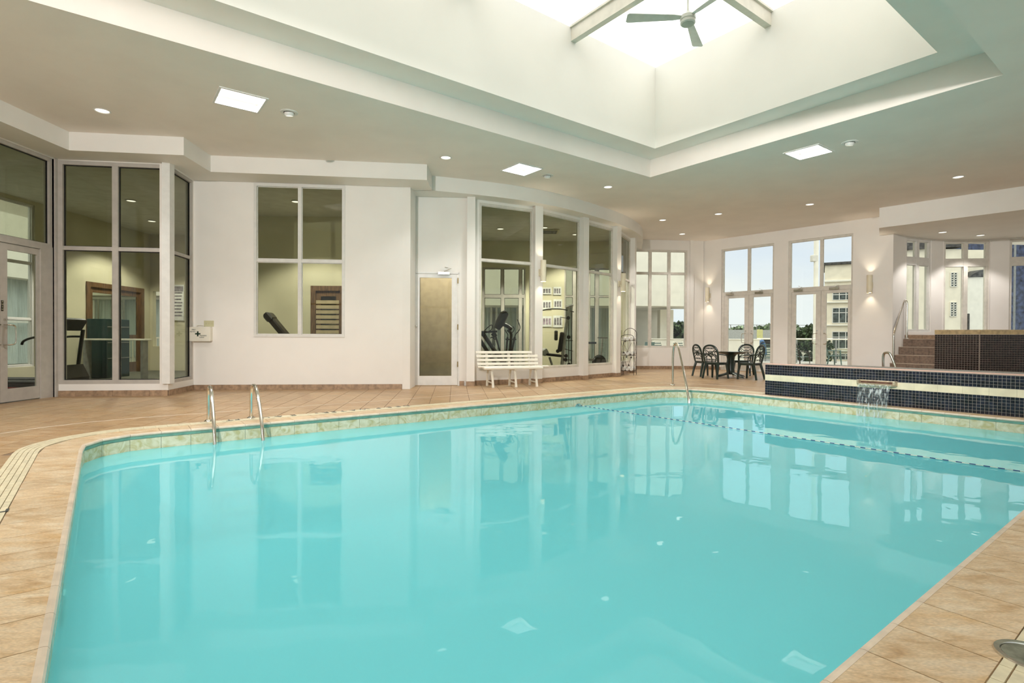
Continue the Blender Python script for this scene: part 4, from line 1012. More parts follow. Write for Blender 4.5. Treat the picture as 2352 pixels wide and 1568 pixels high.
# ------------------------------------------------------------------ resin chairs and table
def make_chair(label, mt=GREENP):
    t = thing('resin_armchair', label, 'chair', (0, 0, 0), 0, None)      # faces local +y
    s = MB(); pl = [(-.19, -.20), (.19, -.20), (.23, .02), (.23, .17), (.19, .22), (-.19, .22), (-.23, .17), (-.23, .02)]; s.prism(pl, .405, .435); s.prism([(x * .96, y * .96) for x, y in pl], .375, .406)
    s.build('seat', mt, t)
    def bk_(x, z): return (x, -.20 - (z - .42) * .22, z)
    arch = [bk_(-.19, .40), bk_(-.205, .55), bk_(-.215, .70), bk_(-.19, .81), bk_(-.11, .88), bk_(0, .90), bk_(.11, .88), bk_(.19, .81), bk_(.215, .70), bk_(.205, .55), bk_(.19, .40)]
    MB().tube(smoothpath(arch, 2), .027, 8, flat=.75).build('back_frame', mt, t, smooth=True)
    l = MB()
    for z in (.50, .525, .805, .83):
        w = .19 if z < .7 else .165; l.tube([bk_(-w, z), bk_(w, z)], .009, 6)
    l.tube([bk_(-.19, .54), bk_(-.06, .64), bk_(.06, .72), bk_(.17, .80)], .010, 6); l.tube([bk_(.19, .54), bk_(.06, .64), bk_(-.06, .72), bk_(-.17, .80)], .010, 6)
    for rr, zc in ((.075, .665), (.045, .665)): l.tube([bk_(rr * math.cos(w), zc + rr * math.sin(w)) for w in [2 * math.pi * i / 16 for i in range(17)]], .010, 6)
    for sx_ in (-1, 1):
        l.tube(smoothpath([bk_(sx_ * .20, .60), bk_(sx_ * .12, .66), bk_(sx_ * .13, .74), bk_(sx_ * .20, .76)], 2), .009, 6)
        l.tube([bk_(sx_ * .05, .50), bk_(sx_ * .05, .53)], .01, 6); l.tube([bk_(sx_ * .05, .80), bk_(sx_ * .05, .83)], .01, 6)
    l.build('back_lattice', mt, t, smooth=True)
    for sx_ in (-1, 1):
        MB().tube(smoothpath([bk_(sx_ * .205, .66), (sx_ * .25, -.12, .655), (sx_ * .265, .08, .63), (sx_ * .255, .17, .60), (sx_ * .235, .19, .52), (sx_ * .22, .18, .42)], 2), .017, 8, flat=.8).build('arm', mt, t, smooth=True)
        MB().tube([(sx_ * .205, .18, .41), (sx_ * .225, .21, .2), (sx_ * .235, .225, .0)], [.036, .030, .026], 8).build('leg', mt, t, smooth=True)
        MB().tube([(sx_ * .18, -.18, .41), (sx_ * .20, -.24, .2), (sx_ * .215, -.28, .0)], [.036, .030, .026], 8).build('leg', mt, t, smooth=True)
    return t
CH = [((5.52, 14.52), 52, 'dark green resin chair second from left, its back to the pool'),
      ((5.52, 15.30), 78, 'dark green resin chair with a shiny pale top edge, leftmost at the patio table'),
      ((6.85, 15.85), 218, 'dark green resin chair on the far side of the patio table, facing the pool'),
      ((6.36, 14.30), -38, 'rightmost dark green resin chair at the patio table, beside the mosaic wall end')]
first = make_chair(CH[0][2]); src = first
for i, (p, az, lb) in enumerate(CH):
    o = first if i == 0 else copy_tree(src)
    o.location = (p[0], p[1], 0); o.rotation_euler[2] = R_(-az); o['label'] = lb; o['group'] = 'green resin chairs around the indoor table'
t = thing('patio_table', 'round dark green resin pedestal table with a shiny top', 'table', (6.12, 15.0, 0), R_(20))
MB().lathe([(.001, .70), (.50, .70), (.53, .705), (.54, .715), (.535, .725), (.001, .728)], n=40).build('tabletop', TOPM, t, smooth=True)
MB().lathe([(.001, .62), (.34, .66), (.42, .70), (.001, .70)], n=24).build('apron', GREENP, t, smooth=True)
MB().lathe([(.10, .08), (.115, .12), (.105, .2), (.10, .5), (.115, .58), (.17, .65), (.001, .65)], n=16).build('pedestal', GREENP, t, smooth=True)
for k in range(4):
    a = k * math.pi / 2; c_, s_ = math.cos(a), math.sin(a)
    MB().tube([(c_ * .05, s_ * .05, .13), (c_ * .25, s_ * .25, .07), (c_ * .44, s_ * .44, .03), (c_ * .50, s_ * .50, .012)], [.06, .04, .03, .012], 8, flat=.7).build('foot', GREENP, t, smooth=True)

# ------------------------------------------------------------------ wrought-iron towel rack
rk = Vector((3.42, 15.72)); RK = R_(-28)
t = thing('towel_rack', 'dark wrought-iron three-tier rack with leaf ornaments holding towels', 'rack', (rk.x, rk.y, 0), RK)
cs = [(-.19, -.14), (.19, -.14), (.19, .16), (-.19, .16)]
for i, (x, y) in enumerate(cs):
    h = 1.02 if y < 0 else 1.18; MB().tube([(x, y, .0), (x, y, h)], .008, 6).build('post', IRON, t, smooth=True)
for z in (.12, .57, 1.0):
    s_ = MB(); s_.tube([(-.19, -.14, z), (.19, -.14, z)], .006, 6).tube([(-.19, .16, z), (.19, .16, z)], .006, 6).tube([(-.19, -.14, z), (-.19, .16, z)], .006, 6).tube([(.19, -.14, z), (.19, .16, z)], .006, 6)
    for k in range(6): x = -.15 + .06 * k; s_.tube([(x, -.14, z), (x, .16, z)], .0035, 5)
    s_.build('shelf', IRON, t)
MB().tube(smoothpath([(-.19, .16, 1.15), (-.19, .16, 1.28), (0, .16, 1.40), (.19, .16, 1.28), (.19, .16, 1.15)], 2), .008, 6).build('back_crest', IRON, t, smooth=True)
MB().tube(smoothpath([(-.19, -.14, 1.0), (-.19, -.14, 1.14), (-.05, -.14, 1.18), (.05, -.14, 1.18), (.19, -.14, 1.14), (.19, -.14, 1.0)], 2), .008, 6).build('front_crest', IRON, t, smooth=True)
for sx_ in (-1, 1):
    x = sx_ * .19; b_ = MB()
    for z0, z1 in ((.12, .57), (.57, 1.0)): b_.tube([(x, -.14, z0), (x, .16, z1)], .0045, 5).tube([(x, .16, z0), (x, -.14, z1)], .0045, 5)
    b_.build('side_brace', IRON, t)
for z0, z1 in ((.20, .52), (.66, .95)):
    for x0, x1 in ((-.13, .02), (.13, -.02), (-.06, -.04)): MB().tube([(x0, -.145, z1), (x1, -.145, z0)], .004, 5).build('vine', IRON, t)
for x, z in ((-.06, .98), (.10, .60), (-.10, .66), (-.02, .53), (.12, .52), (-.12, .27), (.05, .29)):
    pts = []
    for k in range(10): w = math.pi / 2 + k * math.pi / 5; r = .042 if k % 2 == 0 else .018; pts.append((r * math.cos(w), r * math.sin(w)))
    MB().prism(pts, 0, .006, M=UP, c=(x, -.15, z)).build('leaf_ornament', IRON, t)
def towel(x, y, z, lb, r=.055, L=.27):
    M = Matrix.Rotation(RK, 3, 'Z'); p = M @ Vector((x, y, 0)); pr = MB()
    vs = []; k = 46; 
    for e_ in (-1, 1):
        for i in range(k):
            w = i / 12 * 2 * math.pi; rr = r * (1 - i / (k * 1.25)); vs.append((rr * math.cos(w), e_ * L / 2, rr * math.sin(w)))
    pr.add(vs, [(i, i + 1, k + i + 1, k + i) for i in range(k - 1)])
    ring_ = [(r * .98 * math.cos(2 * math.pi * i / 14), r * .98 * math.sin(2 * math.pi * i / 14)) for i in range(14)]
    pr.prism(ring_, -L / 2 + .004, L / 2 - .004, M=UP)
    o = pr.build('towel', TOWEL, None, loc=(rk.x + p.x, rk.y + p.y, z + r + .006), rz=RK, smooth=True); tag(o, lb, 'towel', 'rolled towels on the iron rack'); return o
for tier, z in (('top', 1.0), ('middle', .57), ('bottom', .12)):
    for x, nm in ((-.12, 'left'), (0, 'centre'), (.12, 'right')):
        towel(x, .0, z, 'rolled white towel on the %s shelf of the iron rack, %s roll' % (tier, nm))

# ------------------------------------------------------------------ gym behind the glass
GR = MB()
wall('wall_gym_left', (-11.2, 7.0), (-11.2, 16.6), 0, 4.2, [(1.2, 5.6, .35, 4.12), (7.1, 9.3, 0, 2.5)], mt=GYMP)
window((-11.2, 7.0), (-11.2, 16.6), 1.2, 5.6, .35, 4.12, vs=[2.6, 4.1], hs=[1.45, 2.75], mt=FRAMEL, gl=GLASS)
wall('wall_gym_back_left', (-11.2, 16.6), (-7.2, 16.6), 0, 4.2, [(.08, .50, .75, 2.45)], mt=GYMP)
wall('wall_gym_step_left', (-7.2, 16.6), (-7.2, 14.0), 0, 4.2, mt=GYMP)
wall('wall_gym_partition', (-7.2, 14.0), (-2.4, 14.0), 0, 4.2, [(1.95, 2.85, 0, 2.4)], mt=GYMP)
wall('wall_changing_left', (-2.42, 12.1), (-2.42, 14.0), 0, 4.2, mt=GYMP)
wall('wall_changing_back', (-2.42, 14.0), (-.95, 14.0), 0, 4.2, mt=mat('changing room paint', (.60, .56, .46), .7))
wall('wall_changing_right', (-.95, 14.0), (-.95, 12.2), 0, 4.2, mt=GYMP)
GB0, GB1 = (-3.5, 17.4), (3.95, 17.4)
wall('wall_gym_step_right', (-3.5, 14.1), (-3.5, 17.4), 0, 4.2, mt=GYMP)
gbx = lambda px: (px - 1176) / FPX * 17.3 - GB0[0]
wall('wall_gym_back', GB0, GB1, 0, 4.2, [(gbx(1060), gbx(1207), 0, 3.35), (gbx(1296), gbx(1405), .1, 3.35)], mt=GYMP)
window(GB0, GB1, gbx(1060), gbx(1207), 2.42, 3.35, vs=[gbx(1108), gbx(1153), gbx(1195)], mt=FRAME, gl=GLASS, vw=.10)
window(GB0, GB1, gbx(1060), gbx(1207), 0.05, 2.42, vs=[gbx(1108), gbx(1154), gbx(1195)], mt=FRAME, gl=GLASS, vw=.11, fw=.06)
window(GB0, GB1, gbx(1296), gbx(1405), .1, 3.35, vs=[gbx(1320), gbx(1352), gbx(1372)], hs=[2.42], mt=FRAME, gl=GLASS, vw=.12)
struct(flat('ceiling_gym', [(-11.3, 6.9), (-8.0, 6.9), (-8.0, 9.6), (-6.4, 9.9), (-6.5, 11), (-2.4, 11.4), (-2.4, 12.1), (-.9, 12.3), (.5, 13.1), (2.7, 15.3), (3.6, 17), (4.0, 17.5), (4.0, 18.2), (-11.3, 18.2)], [], 4.2, GYMC, down=True))
gbk = MB()   # grid of suspended ceiling
for k in range(14): gbk.box((-12.0 + k * 1.2, 14.4, 4.194), (.02, 7.0, .008))
for k in range(6): gbk.box((-4.2, 11.6 + k * 1.2, 4.194), (16, .02, .008))
struct(flat('floor_gym', [(-11.3, 6.9), (-8.12, 6.9), (-8.12, 9.6), (-6.35, 9.9), (-6.5, 11), (-2.4, 11.4), (-2.4, 12.1), (-.9, 12.3), (.5, 13.1), (2.7, 15.3), (3.6, 17), (4.0, 17.5), (4.0, 18.2), (-11.3, 18.2)], [], .0, CARPET))
wall('wall_gym_front', (-11.2, 7.0), (-8.1, 7.0), 0, 4.2, mt=GYMP)
for x, y in ((-.35, 15.4), (.9, 15.2), (1.9, 16.2), (-8.8, 12.4), (-5.0, 12.4), (-9.8, 14.6)):
    t = downlight(x, y, 4.19, 'dim round downlight in the gym ceiling behind the glass', 260.0, 118); t['group'] = 'gym downlights'
for x, y, lb in ((1.05, 15.75, 'square grey air vent in the gym ceiling beyond the second curved window'),):
    t = thing('air_vent', lb, 'vent', (x, y, 4.19))
    MB().cbox((0, 0, -.01), (.6, .6, .02), .004).build('frame', GYMP, t)
    for k in range(4): h = .25 - .055 * k; MB().prism([(h, h), (-h, h), (-h, -h), (h, -h)], -.026 - k * .002, -.02).build('louvre', mat('vent grey %d' % k, (.10 + .08 * (k % 2),) * 3, .6), t)
# brown glazed door in the gym's left wall
GA, GBd = (-11.2, 7.0), (-11.2, 16.6)
def wooddoor(A, B, s0, s1, z1, k, gl=GLASSG):
    u = tuple(unit(A, B)); mb = MB(); w = .13
    for q in ((s0, s0 + w, 0, z1), (s1 - w, s1, 0, z1), (s0 + w, s1 - w, z1 - w, z1)): mb.obox(A, u, q[0], q[1], -.03, .12, q[2], q[3])
    d = struct(mb.build('door_%d' % k, WOOD)); m_ = (s0 + s1) / 2
    leaves = [(s0 + w, m_ - .003), (m_ + .003, s1 - w)] if s1 - s0 > 1.4 else [(s0 + w, s1 - w)]
    for a, b in leaves:
        lf = MB()
        for q in ((a, a + .12, 0.01, z1 - w), (b - .12, b, .01, z1 - w), (a + .12, b - .12, .01, .3), (a + .12, b - .12, z1 - w - .14, z1 - w), (a + .12, b - .12, .98, 1.1)): lf.obox(A, u, q[0], q[1], .02, .06, q[2], q[3])
        l2 = lf.build('door_leaf', WOOD, d)
        for c, e_ in ((.3, .98), (1.1, z1 - w - .14)): MB().obox(A, u, a + .118, b - .118, .037, .043, c, e_).build('pane', gl, l2)
    return d
wooddoor(GA, GBd, 7.1, 9.3, 2.5, 5)
dd = wooddoor((-7.2, 14.0), (-2.4, 14.0), 1.95, 2.85, 2.4, 6)
for k in range(12): MB().box((-4.82, 14.015, .55 + .13 * k), (.60, .02, .09)).build('shutter_slat', SHUT, dd)
MB().box((-4.8, 14.6, 1.2), (1.2, .02, 2.6)).build('closet_panel', SHUT, dd)
# cabinet behind the bay glass
t = thing('bottle_cabinet', 'tall dark green cabinet with white bottles seen through the bay glass', 'cabinet', (-10.45, 13.9, 0), 0)
MB().cbox((0, 0, .75), (.5, .8, 1.5), .01).build('carcass', mat('dark teal cabinet', (.008, .035, .034), .4), t)
for z in (.5, .9, 1.3): MB().box((.255, 0, z), (.012, .74, .02)).build('shelf', GREYM, t)
t = thing('desk', 'pale narrow desk behind the bay glass', 'desk', (-9.75, 13.2, 0), 0)
MB().cbox((0, 0, .98), (1.6, .25, .04), .006).build('desktop', WHITEP, t)
for x in (-.7, .7): MB().cbox((x, 0, .48), (.05, .2, .96), .004).build('leg', GREYM, t)
# rules sign on the gym wall seen through the bay side window
t = thing('notice_board', 'grey printed rules notice seen through the narrow bay side window', 'sign', (-10.33, 16.57, 2.1))
MB().box((0, 0, 0), (.40, .03, 1.1)).build('board', PAPER, t)
MB().box((0, -.017, .42), (.37, .006, .16)).build('header', PRINT, t)
for k in range(8): MB().box((-.01, -.017, .3 - .1 * k), (.33 - .04 * (k % 3), .005, .045)).build('text_line', PRINT, t)
# exercise posters on the back wall seen through the second curved window
for i, (px, py, w, h, m_) in enumerate(((1256, 668, .30, .22, PAPER), (1280, 668, .26, .26, PAPER), (1256, 700, .30, .30, PRINT), (1281, 698, .28, .30, PAPER), (1256, 738, .32, .34, PRINT2), (1281, 738, .30, .38, PRINT))):
    p = onwall(px, py, GB0, GB1); t = thing('exercise_poster', ['pale poster at the top left', 'pale poster at the top right', 'grey poster at the middle left', 'pale poster at the middle right', 'mauve poster at the bottom left', 'dark grey poster at the bottom right'][i] + ' of the group on the gym wall', 'poster', (p.x, 17.38, p.z), 0, 'exercise posters on the gym wall')
    MB().box((0, 0, 0), (w, .01, h)).build('sheet', PAPER, t)
    for k in range(3): MB().box((-w * .28 + k * w * .28, -.007, .0), (w * .2, .004, h * .6)).build('figure_print', m_ if m_ is not PAPER else PRINT, t)

lamp('SPOT', 'changing_fill', (-1.6, 13.0, 4.1), 230, .1, spot_size=R_(160), spot_blend=.5)  # bare spot without a fitting, added to brighten the changing room
# gym machines
def treadmill(loc, rz, label):
    t = thing('treadmill', label, 'treadmill', (loc[0], loc[1], 0), rz)          # runs along local x, console at -x
    MB().cbox((.1, 0, .14), (1.7, .72, .16), .04).build('deck', BLACKM, t)
    MB().cbox((.15, 0, .226), (1.4, .48, .014), .004).build('belt', BLACKR, t)
    MB().prism([(-.95, 0), (-.55, 0), (-.50, .18), (-.62, .42), (-.85, .50), (-.98, .25)], -.34, .34, M=Matrix(((1, 0, 0), (0, 0, -1), (0, 1, 0)))).build('motor_hood', BLACKM, t)
    for s_ in (-1, 1):
        MB().tube(smoothpath([(-.72, s_ * .32, .1), (-.80, s_ * .33, .8), (-.86, s_ * .33, 1.2)], 2), .035, 8).build('upright', BLACKM, t, smooth=True)
        MB().tube(smoothpath([(-.86, s_ * .33, 1.06), (-.5, s_ * .34, 1.06), (-.25, s_ * .34, .98), (-.22, s_ * .34, .9)], 2), .022, 8).build('handrail', BLACKM, t, smooth=True)
    MB().cbox((-.86, 0, 1.30), (.10, .62, .26), .03, M=Matrix.Rotation(R_(-32), 3, 'Y')).build('console', BLACKM, t)
    MB().cbox((-.805, 0, 1.33), (.008, .4, .16), .003, M=Matrix.Rotation(R_(-32), 3, 'Y')).build('screen', GREYM, t)
    MB().box((.1, 0, .075), (1.72, .735, .02)).build('red_stripe', mat('dull red stripe', (.35, .03, .02), .5), t) if 'dull red stripe' not in MATS else None
    return t
treadmill((-9.6, 10.6), R_(180), 'black treadmill with tall console and side rails behind the left entrance glass')
# rowing bench behind the big window
t = thing('weight_bench', 'black padded exercise machine behind the large main window', 'gym machine', (-5.15, 12.6, 0), R_(0))
def bar(mb, a, b, r): return mb.tube([a, b], r, 8)
MI = Matrix.Rotation(R_(50), 3, 'Y')
MB().cbox((-.36, 0, 1.33), (.75, .26, .14), .04, M=MI).build('back_pad', BLACKM, t)
MB().cbox((-.52, -.02, 1.52), (.2, .3, .17), .04, M=MI).build('head_pad', BLACKM, t)
bar(MB(), (-.02, 0, .05), (-.30, 0, 1.3), .04).build('post', BLACKM, t, smooth=True)
MB().cbox((0, 0, .04), (1.2, .5, .08), .02).build('base', BLACKM, t)
MB().cbox((.2, 0, .98), (.9, .06, .06), .01).build('arm', BLACKM, t)
MB().lathe([(.001, -.03), (.06, -.03), (.07, 0), (.06, .03), (.001, .03)], c=(.55, 0, 1.04), n=14, M=UP).build('roller', BLACKR, t, smooth=True)
# elliptical / stepper behind the first curved window (two machines)
def pq(px, py, d): return pt(px, py, d)
D1 = 13.9
t = thing('stair_climber', 'black stair climber with slanted frame behind the bench window', 'gym machine', (-.6, 13.9, 0))
O = Vector((-.6, 13.9, 0))
def q_(px, py, dy=0): return pq(px, py, D1 + dy) - O
MB().tube([q_(1141, 755), q_(1148, 742), q_(1157, 723), q_(1164, 717)], [.10, .15, .15, .10], 12, flat=.8).build('console', BLACKM, t, smooth=True)
MB().tube([q_(1096, 762), q_(1118, 762), q_(1142, 761)], .028, 8).build('cross_arm', BLACKM, t, smooth=True)
for a, b, r in (((1108, 764), (1142, 806), .055), ((1096, 770), (1126, 808), .05), ((1136, 763), (1148, 806), .022), ((1096, 772), (1100, 806), .03)):
    p, q = q_(*a), q_(*b); d = q - p; q = p + d * ((p.z - .03) / (p.z - q.z)) if abs(d.x) < .3 else q + Vector((d.x * .3, 0, 0)); 
    if q.z > .05: q = q.copy(); q.x += (p.x - q.x) * -.6; q.z = .03
    MB().tube([p, q], r, 8).build('frame_leg', BLACKM, t, smooth=True)
MB().tube(smoothpath([q_(1112, 760), q_(1124, 748), q_(1131, 745), q_(1130, 757), q_(1120, 762)], 2), .014, 6).build('handle', BLACKM, t, smooth=True)
MB().tube([q_(1132, 764), q_(1139, 773)], [.07, .05], 10).build('hub', BLACKM, t, smooth=True)
MB().tube(smoothpath([q_(1126, 776), q_(1132, 774), q_(1136, 780), q_(1141, 777)], 2), .016, 6).build('pedal', BLACKM, t, smooth=True)
MB().cbox((.0, 0, .04), (.95, .5, .08), .02).build('base', BLACKM, t)
t = thing('elliptical_trainer', 'black elliptical trainer with curved hand grips behind the bench window', 'gym machine', (.05, 14.1, 0)); O = Vector((.05, 14.1, 0)); D1 = 14.1
MB().tube([q_(1155, 744), q_(1165, 748), q_(1176, 756)], [.075, .085, .06], 10, flat=.7).build('console', BLACKM, t, smooth=True)
MB().tube(smoothpath([q_(1166, 757), q_(1175, 765), q_(1174, 778), q_(1171, 806)], 2), .04, 8).build('mast', BLACKM, t, smooth=True)
g = q_(1171, 806); MB().tube([g, Vector((g.x - .03, g.y, .05))], .045, 8).build('column', BLACKM, t, smooth=True)
MB().tube(smoothpath([q_(1178, 749), q_(1182, 755), q_(1178, 763), q_(1172, 764)], 2), .012, 6).build('fixed_grip', BLACKM, t, smooth=True)
for pts in (((1160, 757), (1163, 763), (1167, 768), (1166, 775)), ((1188, 733), (1192, 742), (1195, 752), (1192, 760), (1184, 767), (1182, 774))):
    MB().tube(smoothpath([q_(*p) for p in pts], 2), .013, 6).build('hand_grip', BLACKM, t, smooth=True)
for a, b in (((1166, 774), (1163, 806)), ((1182, 774), (1176, 806))):
    p, q = q_(*a), q_(*b); d = q - p; q = p + d * ((p.z - .2) / (p.z - q.z)); MB().tube([p, q], .028, 8).build('swing_arm', BLACKM, t, smooth=True)
MB().tube([q_(1161, 779), q_(1186, 779)], .02, 8).build('axle', BLACKM, t, smooth=True)
MB().cbox((0, 0, .05), (.6, 1.1, .1), .02).build('base', BLACKM, t)
MB().lathe([(.001, -.05), (.22, -.05), (.25, 0), (.22, .05), (.001, .05)], c=(-.05, .1, .32), n=20, M=Matrix(((0, 0, 1), (1, 0, 0), (0, 1, 0)))).build('flywheel_cover', BLACKM, t, smooth=True)
for s_ in (-1, 1): MB().cbox((s_ * .16, -.1, .22), (.13, .36, .04), .01).build('pedal', BLACKR, t)
# multi gym behind the second curved window
D1 = 14.9; t = thing('multi_gym', 'grey multi-station weight machine behind the second curved window', 'gym machine', (1.35, 14.9, 0)); O = Vector((1.35, 14.9, 0))
foot = q_(1289, 843); foot.z = .03
MB().tube([q_(1309, 702), q_(1296, 775), foot], .045, 8).build('mast', GREYM, t, smooth=True)
MB().tube([foot + Vector((-.12, 0, 0)), foot + Vector((0, 0, .18)), foot + Vector((.12, 0, 0))], .03, 6).build('foot', GREYM, t, smooth=True)
MB().tube(smoothpath([q_(1244, 713), q_(1262, 709), q_(1290, 709), q_(1318, 716)], 2), .015, 8).build('lat_bar', BLACKM, t, smooth=True)
MB().tube([q_(1299, 706), q_(1316, 700)], .04, 6).build('top_arm', GREYM, t, smooth=True)
MB().cbox(tuple(q_(1288, 785)), (.10, .2, .55), .03, M=Matrix.Rotation(R_(8), 3, 'Y')).build('back_pad', BLACKR, t)
MB().cbox(tuple(q_(1277, 770)), (.09, .12, .28), .03).build('chest_pad', BLACKM, t)
MB().cbox(tuple(q_(1271, 815)), (.42, .3, .07), .02, M=Matrix.Rotation(R_(6), 3, 'Y')).build('seat_pad', BLACKR, t)
MB().cbox(tuple(q_(1251, 808)), (.18, .3, .2), .04, M=Matrix.Rotation(R_(-30), 3, 'Y')).build('leg_pad', GREYM, t)
MB().tube([q_(1262, 820), q_(1268, 838)], .03, 8).build('seat_post', GREYM, t, smooth=True)
b_ = q_(1268, 838); MB().cbox((b_.x + .1, b_.y, .04), (1.1, .5, .08), .02).build('base', GREYM, t)
for px, py in ((1305, 730), (1306, 774), (1300, 817), (1299, 826), (1281, 806), (1307, 837)):
    MB().lathe([(.001, -.025), (.05, -.02), (.052, .02), (.001, .025)], c=tuple(q_(px, py, -.05)), n=12, M=UP).build('pulley', BLACKR, t, smooth=True)
for a, b in (((1306, 736), (1306, 838)), ((1312, 716), (1312, 838)), ((1286, 728), (1305, 731)), ((1296, 782), (1316, 782)), ((1292, 800), (1316, 806))):
    MB().tube([q_(*a), q_(*b)], .010, 6).build('cable_rod', BLACKM, t)
t = thing('exercise_bike', 'small grey exercise bike behind the third curved window', 'gym machine', (2.35, 15.9, 0), R_(30))
MB().tube([(-.1, 0, .4), (-.14, 0, .9)], .03, 8).tube([(-.1, 0, .45), (.35, 0, .4)], .035, 8).tube([(.35, 0, .3), (.42, 0, 1.05)], .03, 8).build('frame', GREYM, t, smooth=True)
MB().prism([(-.16, -.04), (.10, -.1), (.10, .1), (-.16, .04)], .90, .96, M=Matrix.Rotation(math.pi, 3, 'Z')).build('saddle', BLACKR, t)
MB().lathe([(.001, -.05), (.24, -.05), (.26, 0), (.24, .05), (.001, .05)], c=(.3, 0, .32), n=20, M=UP).build('flywheel', BLACKM, t, smooth=True)
MB().tube([(.42, -.22, 1.08), (.42, .22, 1.08)], .015, 8).build('handlebar', BLACKM, t, smooth=True)
MB().cbox((.1, 0, .04), (1.0, .45, .06), .01).build('base', GREYM, t)

# ------------------------------------------------------------------ outdoors
gm = MB(); gm.box((10, 176, -1.62), (400, 300, .2)); g_ = gm.build('street_ground', mat('asphalt ground', (.20, .20, .19), .9, var=.1, scale=.4)); struct(g_)
tr = MB(); tr.prism([(-30, 18.3), (-11.4, 18.3), (-11.4, 6), (-30, 6)], -1.5, -.03); tr.prism([(-30, 18.2), (3.9, 18.25), (4.1, 18.92), (6.9, 19.2), (10.75, 15.0), (12, 16.0), (13.5, 16.1), (26, 16.2), (26, 26), (-30, 26)], -1.5, -.03); struct(tr.build('terrace_deck', CONC))
# hotel wing opposite
for o_ in (): pass
HW = thing('hotel_wing', 'cream rendered hotel wing with curtained windows across the terrace', 'building', (0, 25.2, 0))
MB().box((-12.35, .6, 3.4), (36.7, 1.2, .9)).build('wall', EXTC, HW)
MB().box((-16, .6, 7.5), (29.0, 1.2, 3.0)).build('wall', EXTC, HW)
MB().box((3.6, -.1, 6.2), (10.4, 2.4, 7.4)).build('wall', EXTC, HW) ; MB().box((3.4, 2.2, 6), (9, 2, 7)).build('wall', EXTC, HW)
MB().box((-12, 3.2, 3.5), (40, .2, 8)).build('rear_wall', EXTC, HW)
MB().box((7.25, .2, 1.2), (.62, .5, 2.4)).build('column', EXTC, HW)
for i in range(16):
    x = -29 + i * 2.25
    fr = MB()
    for dx in (-1.0, 0, 1.0): fr.box((x + dx, .5, 1.4), (.09, .12, 2.7))
    fr.box((x, .5, 2.85), (2.1, .12, .1)); w_ = fr.build('window', FRAMEL, HW)
    for dx in (-.5, .5):
        cm = MB(); vs = []; n = 24
        for k in range(n + 1):
            xx = x + dx - .46 + .92 * k / n; yy = .72 + .03 * math.sin(k * 1.7)
            vs += [(xx, yy, .02), (xx, yy, 2.8)]
        cm.add(vs, [(2 * k, 2 * k + 2, 2 * k + 3, 2 * k + 1) for k in range(n)]); cm.build('curtain', CURT, w_)
    if x < 0:
        fr = MB()
        for dx in (-1.0, 0, 1.0): fr.box((x + dx, .5, 4.9), (.09, .12, 2.3))
        fr.box((x, .5, 6.0), (2.1, .12, .1)); fr.box((x, .5, 3.85), (2.1, .12, .1)); w_ = fr.build('window', FRAMEL, HW)
        for dx in (-.5, .5):
            cm = MB(); vs = []; n = 24
            for k in range(n + 1):
                xx = x + dx - .46 + .92 * k / n; yy = .72 + .03 * math.sin(k * 1.7); vs += [(xx, yy, 3.85), (xx, yy, 6.1)]
            cm.add(vs, [(2 * k, 2 * k + 2, 2 * k + 3, 2 * k + 1) for k in range(n)]); cm.build('curtain', CURT, w_)
# second wing seen through the left entrance
HW2 = thing('side_wing', 'pale hotel wing with railings beyond the left entrance glass', 'building', (-17.5, 12, 0))
MB().box((-.5, 0, 4.2), (1, 24, 2.2)).box((-.5, 0, 8), (1, 24, 3)).build('wall', EXTC, HW2)
MB().box((-1.4, 0, 4), (.2, 24, 9)).build('rear_wall', EXTC, HW2)
for i in range(8):
    y = -9 + i * 2.4; fr = MB()
    for dy in (-1.05, 0, 1.05): fr.box((-.3, y + dy, 1.6), (.12, .08, 3.1))
    fr.box((-.3, y, 1.55), (.12, 2.1, .08)); w_ = fr.build('window', FRAMEL, HW2)
    cm = MB(); vs = []; n = 30
    for k in range(n + 1): yy = y - 1.0 + 2.0 * k / n; vs += [(-.6 + .03 * math.sin(k * 1.7), yy, .02), (-.6 + .03 * math.sin(k * 1.7), yy, 3.1)]
    cm.add(vs, [(2 * k, 2 * k + 2, 2 * k + 3, 2 * k + 1) for k in range(n)]); cm.build('curtain', CURT, w_)
t = thing('terrace_railing', 'white baluster railing outside the far left gym window', 'railing', (-12.0, 18.9, 0))
MB().box((0, 0, 1.0), (4, .05, .05)).box((0, 0, .03), (4, .05, .12)).build('rail', WHITEP, t)
for k in range(34): MB().box((-1.95 + k * .118, 0, .55), (.03, .03, .88)).build('baluster', WHITEP, t)
# parapet and glass balustrade outside the patio doors
PAR = thing('terrace_parapet', 'low cream terrace parapet outside the left patio doors', 'parapet', (8.4, 24.5, 0))
MB().box((.4, 0, .48), (4.9, .25, 1.05)).cbox((.4, 0, 1.03), (5.0, .32, .05), .01).build('wall', EXTC, PAR)
GBL = thing('glass_balustrade', 'steel-topped glass balustrade along the terrace edge', 'balustrade', (11.2, 24.5, 0))
MB().tube([(0, 0, 1.06), (12.6, 0, 1.06)], .035, 8).build('handrail', WHITEP, GBL)
for k in range(8): MB().cbox((k * 1.8, 0, .5), (.05, .05, 1.04), .005).build('post', GREYM, GBL)
for k in range(7): MB().box((k * 1.8 + .9, 0, .55), (1.7, .012, .85)).build('pane', GLASS, GBL)
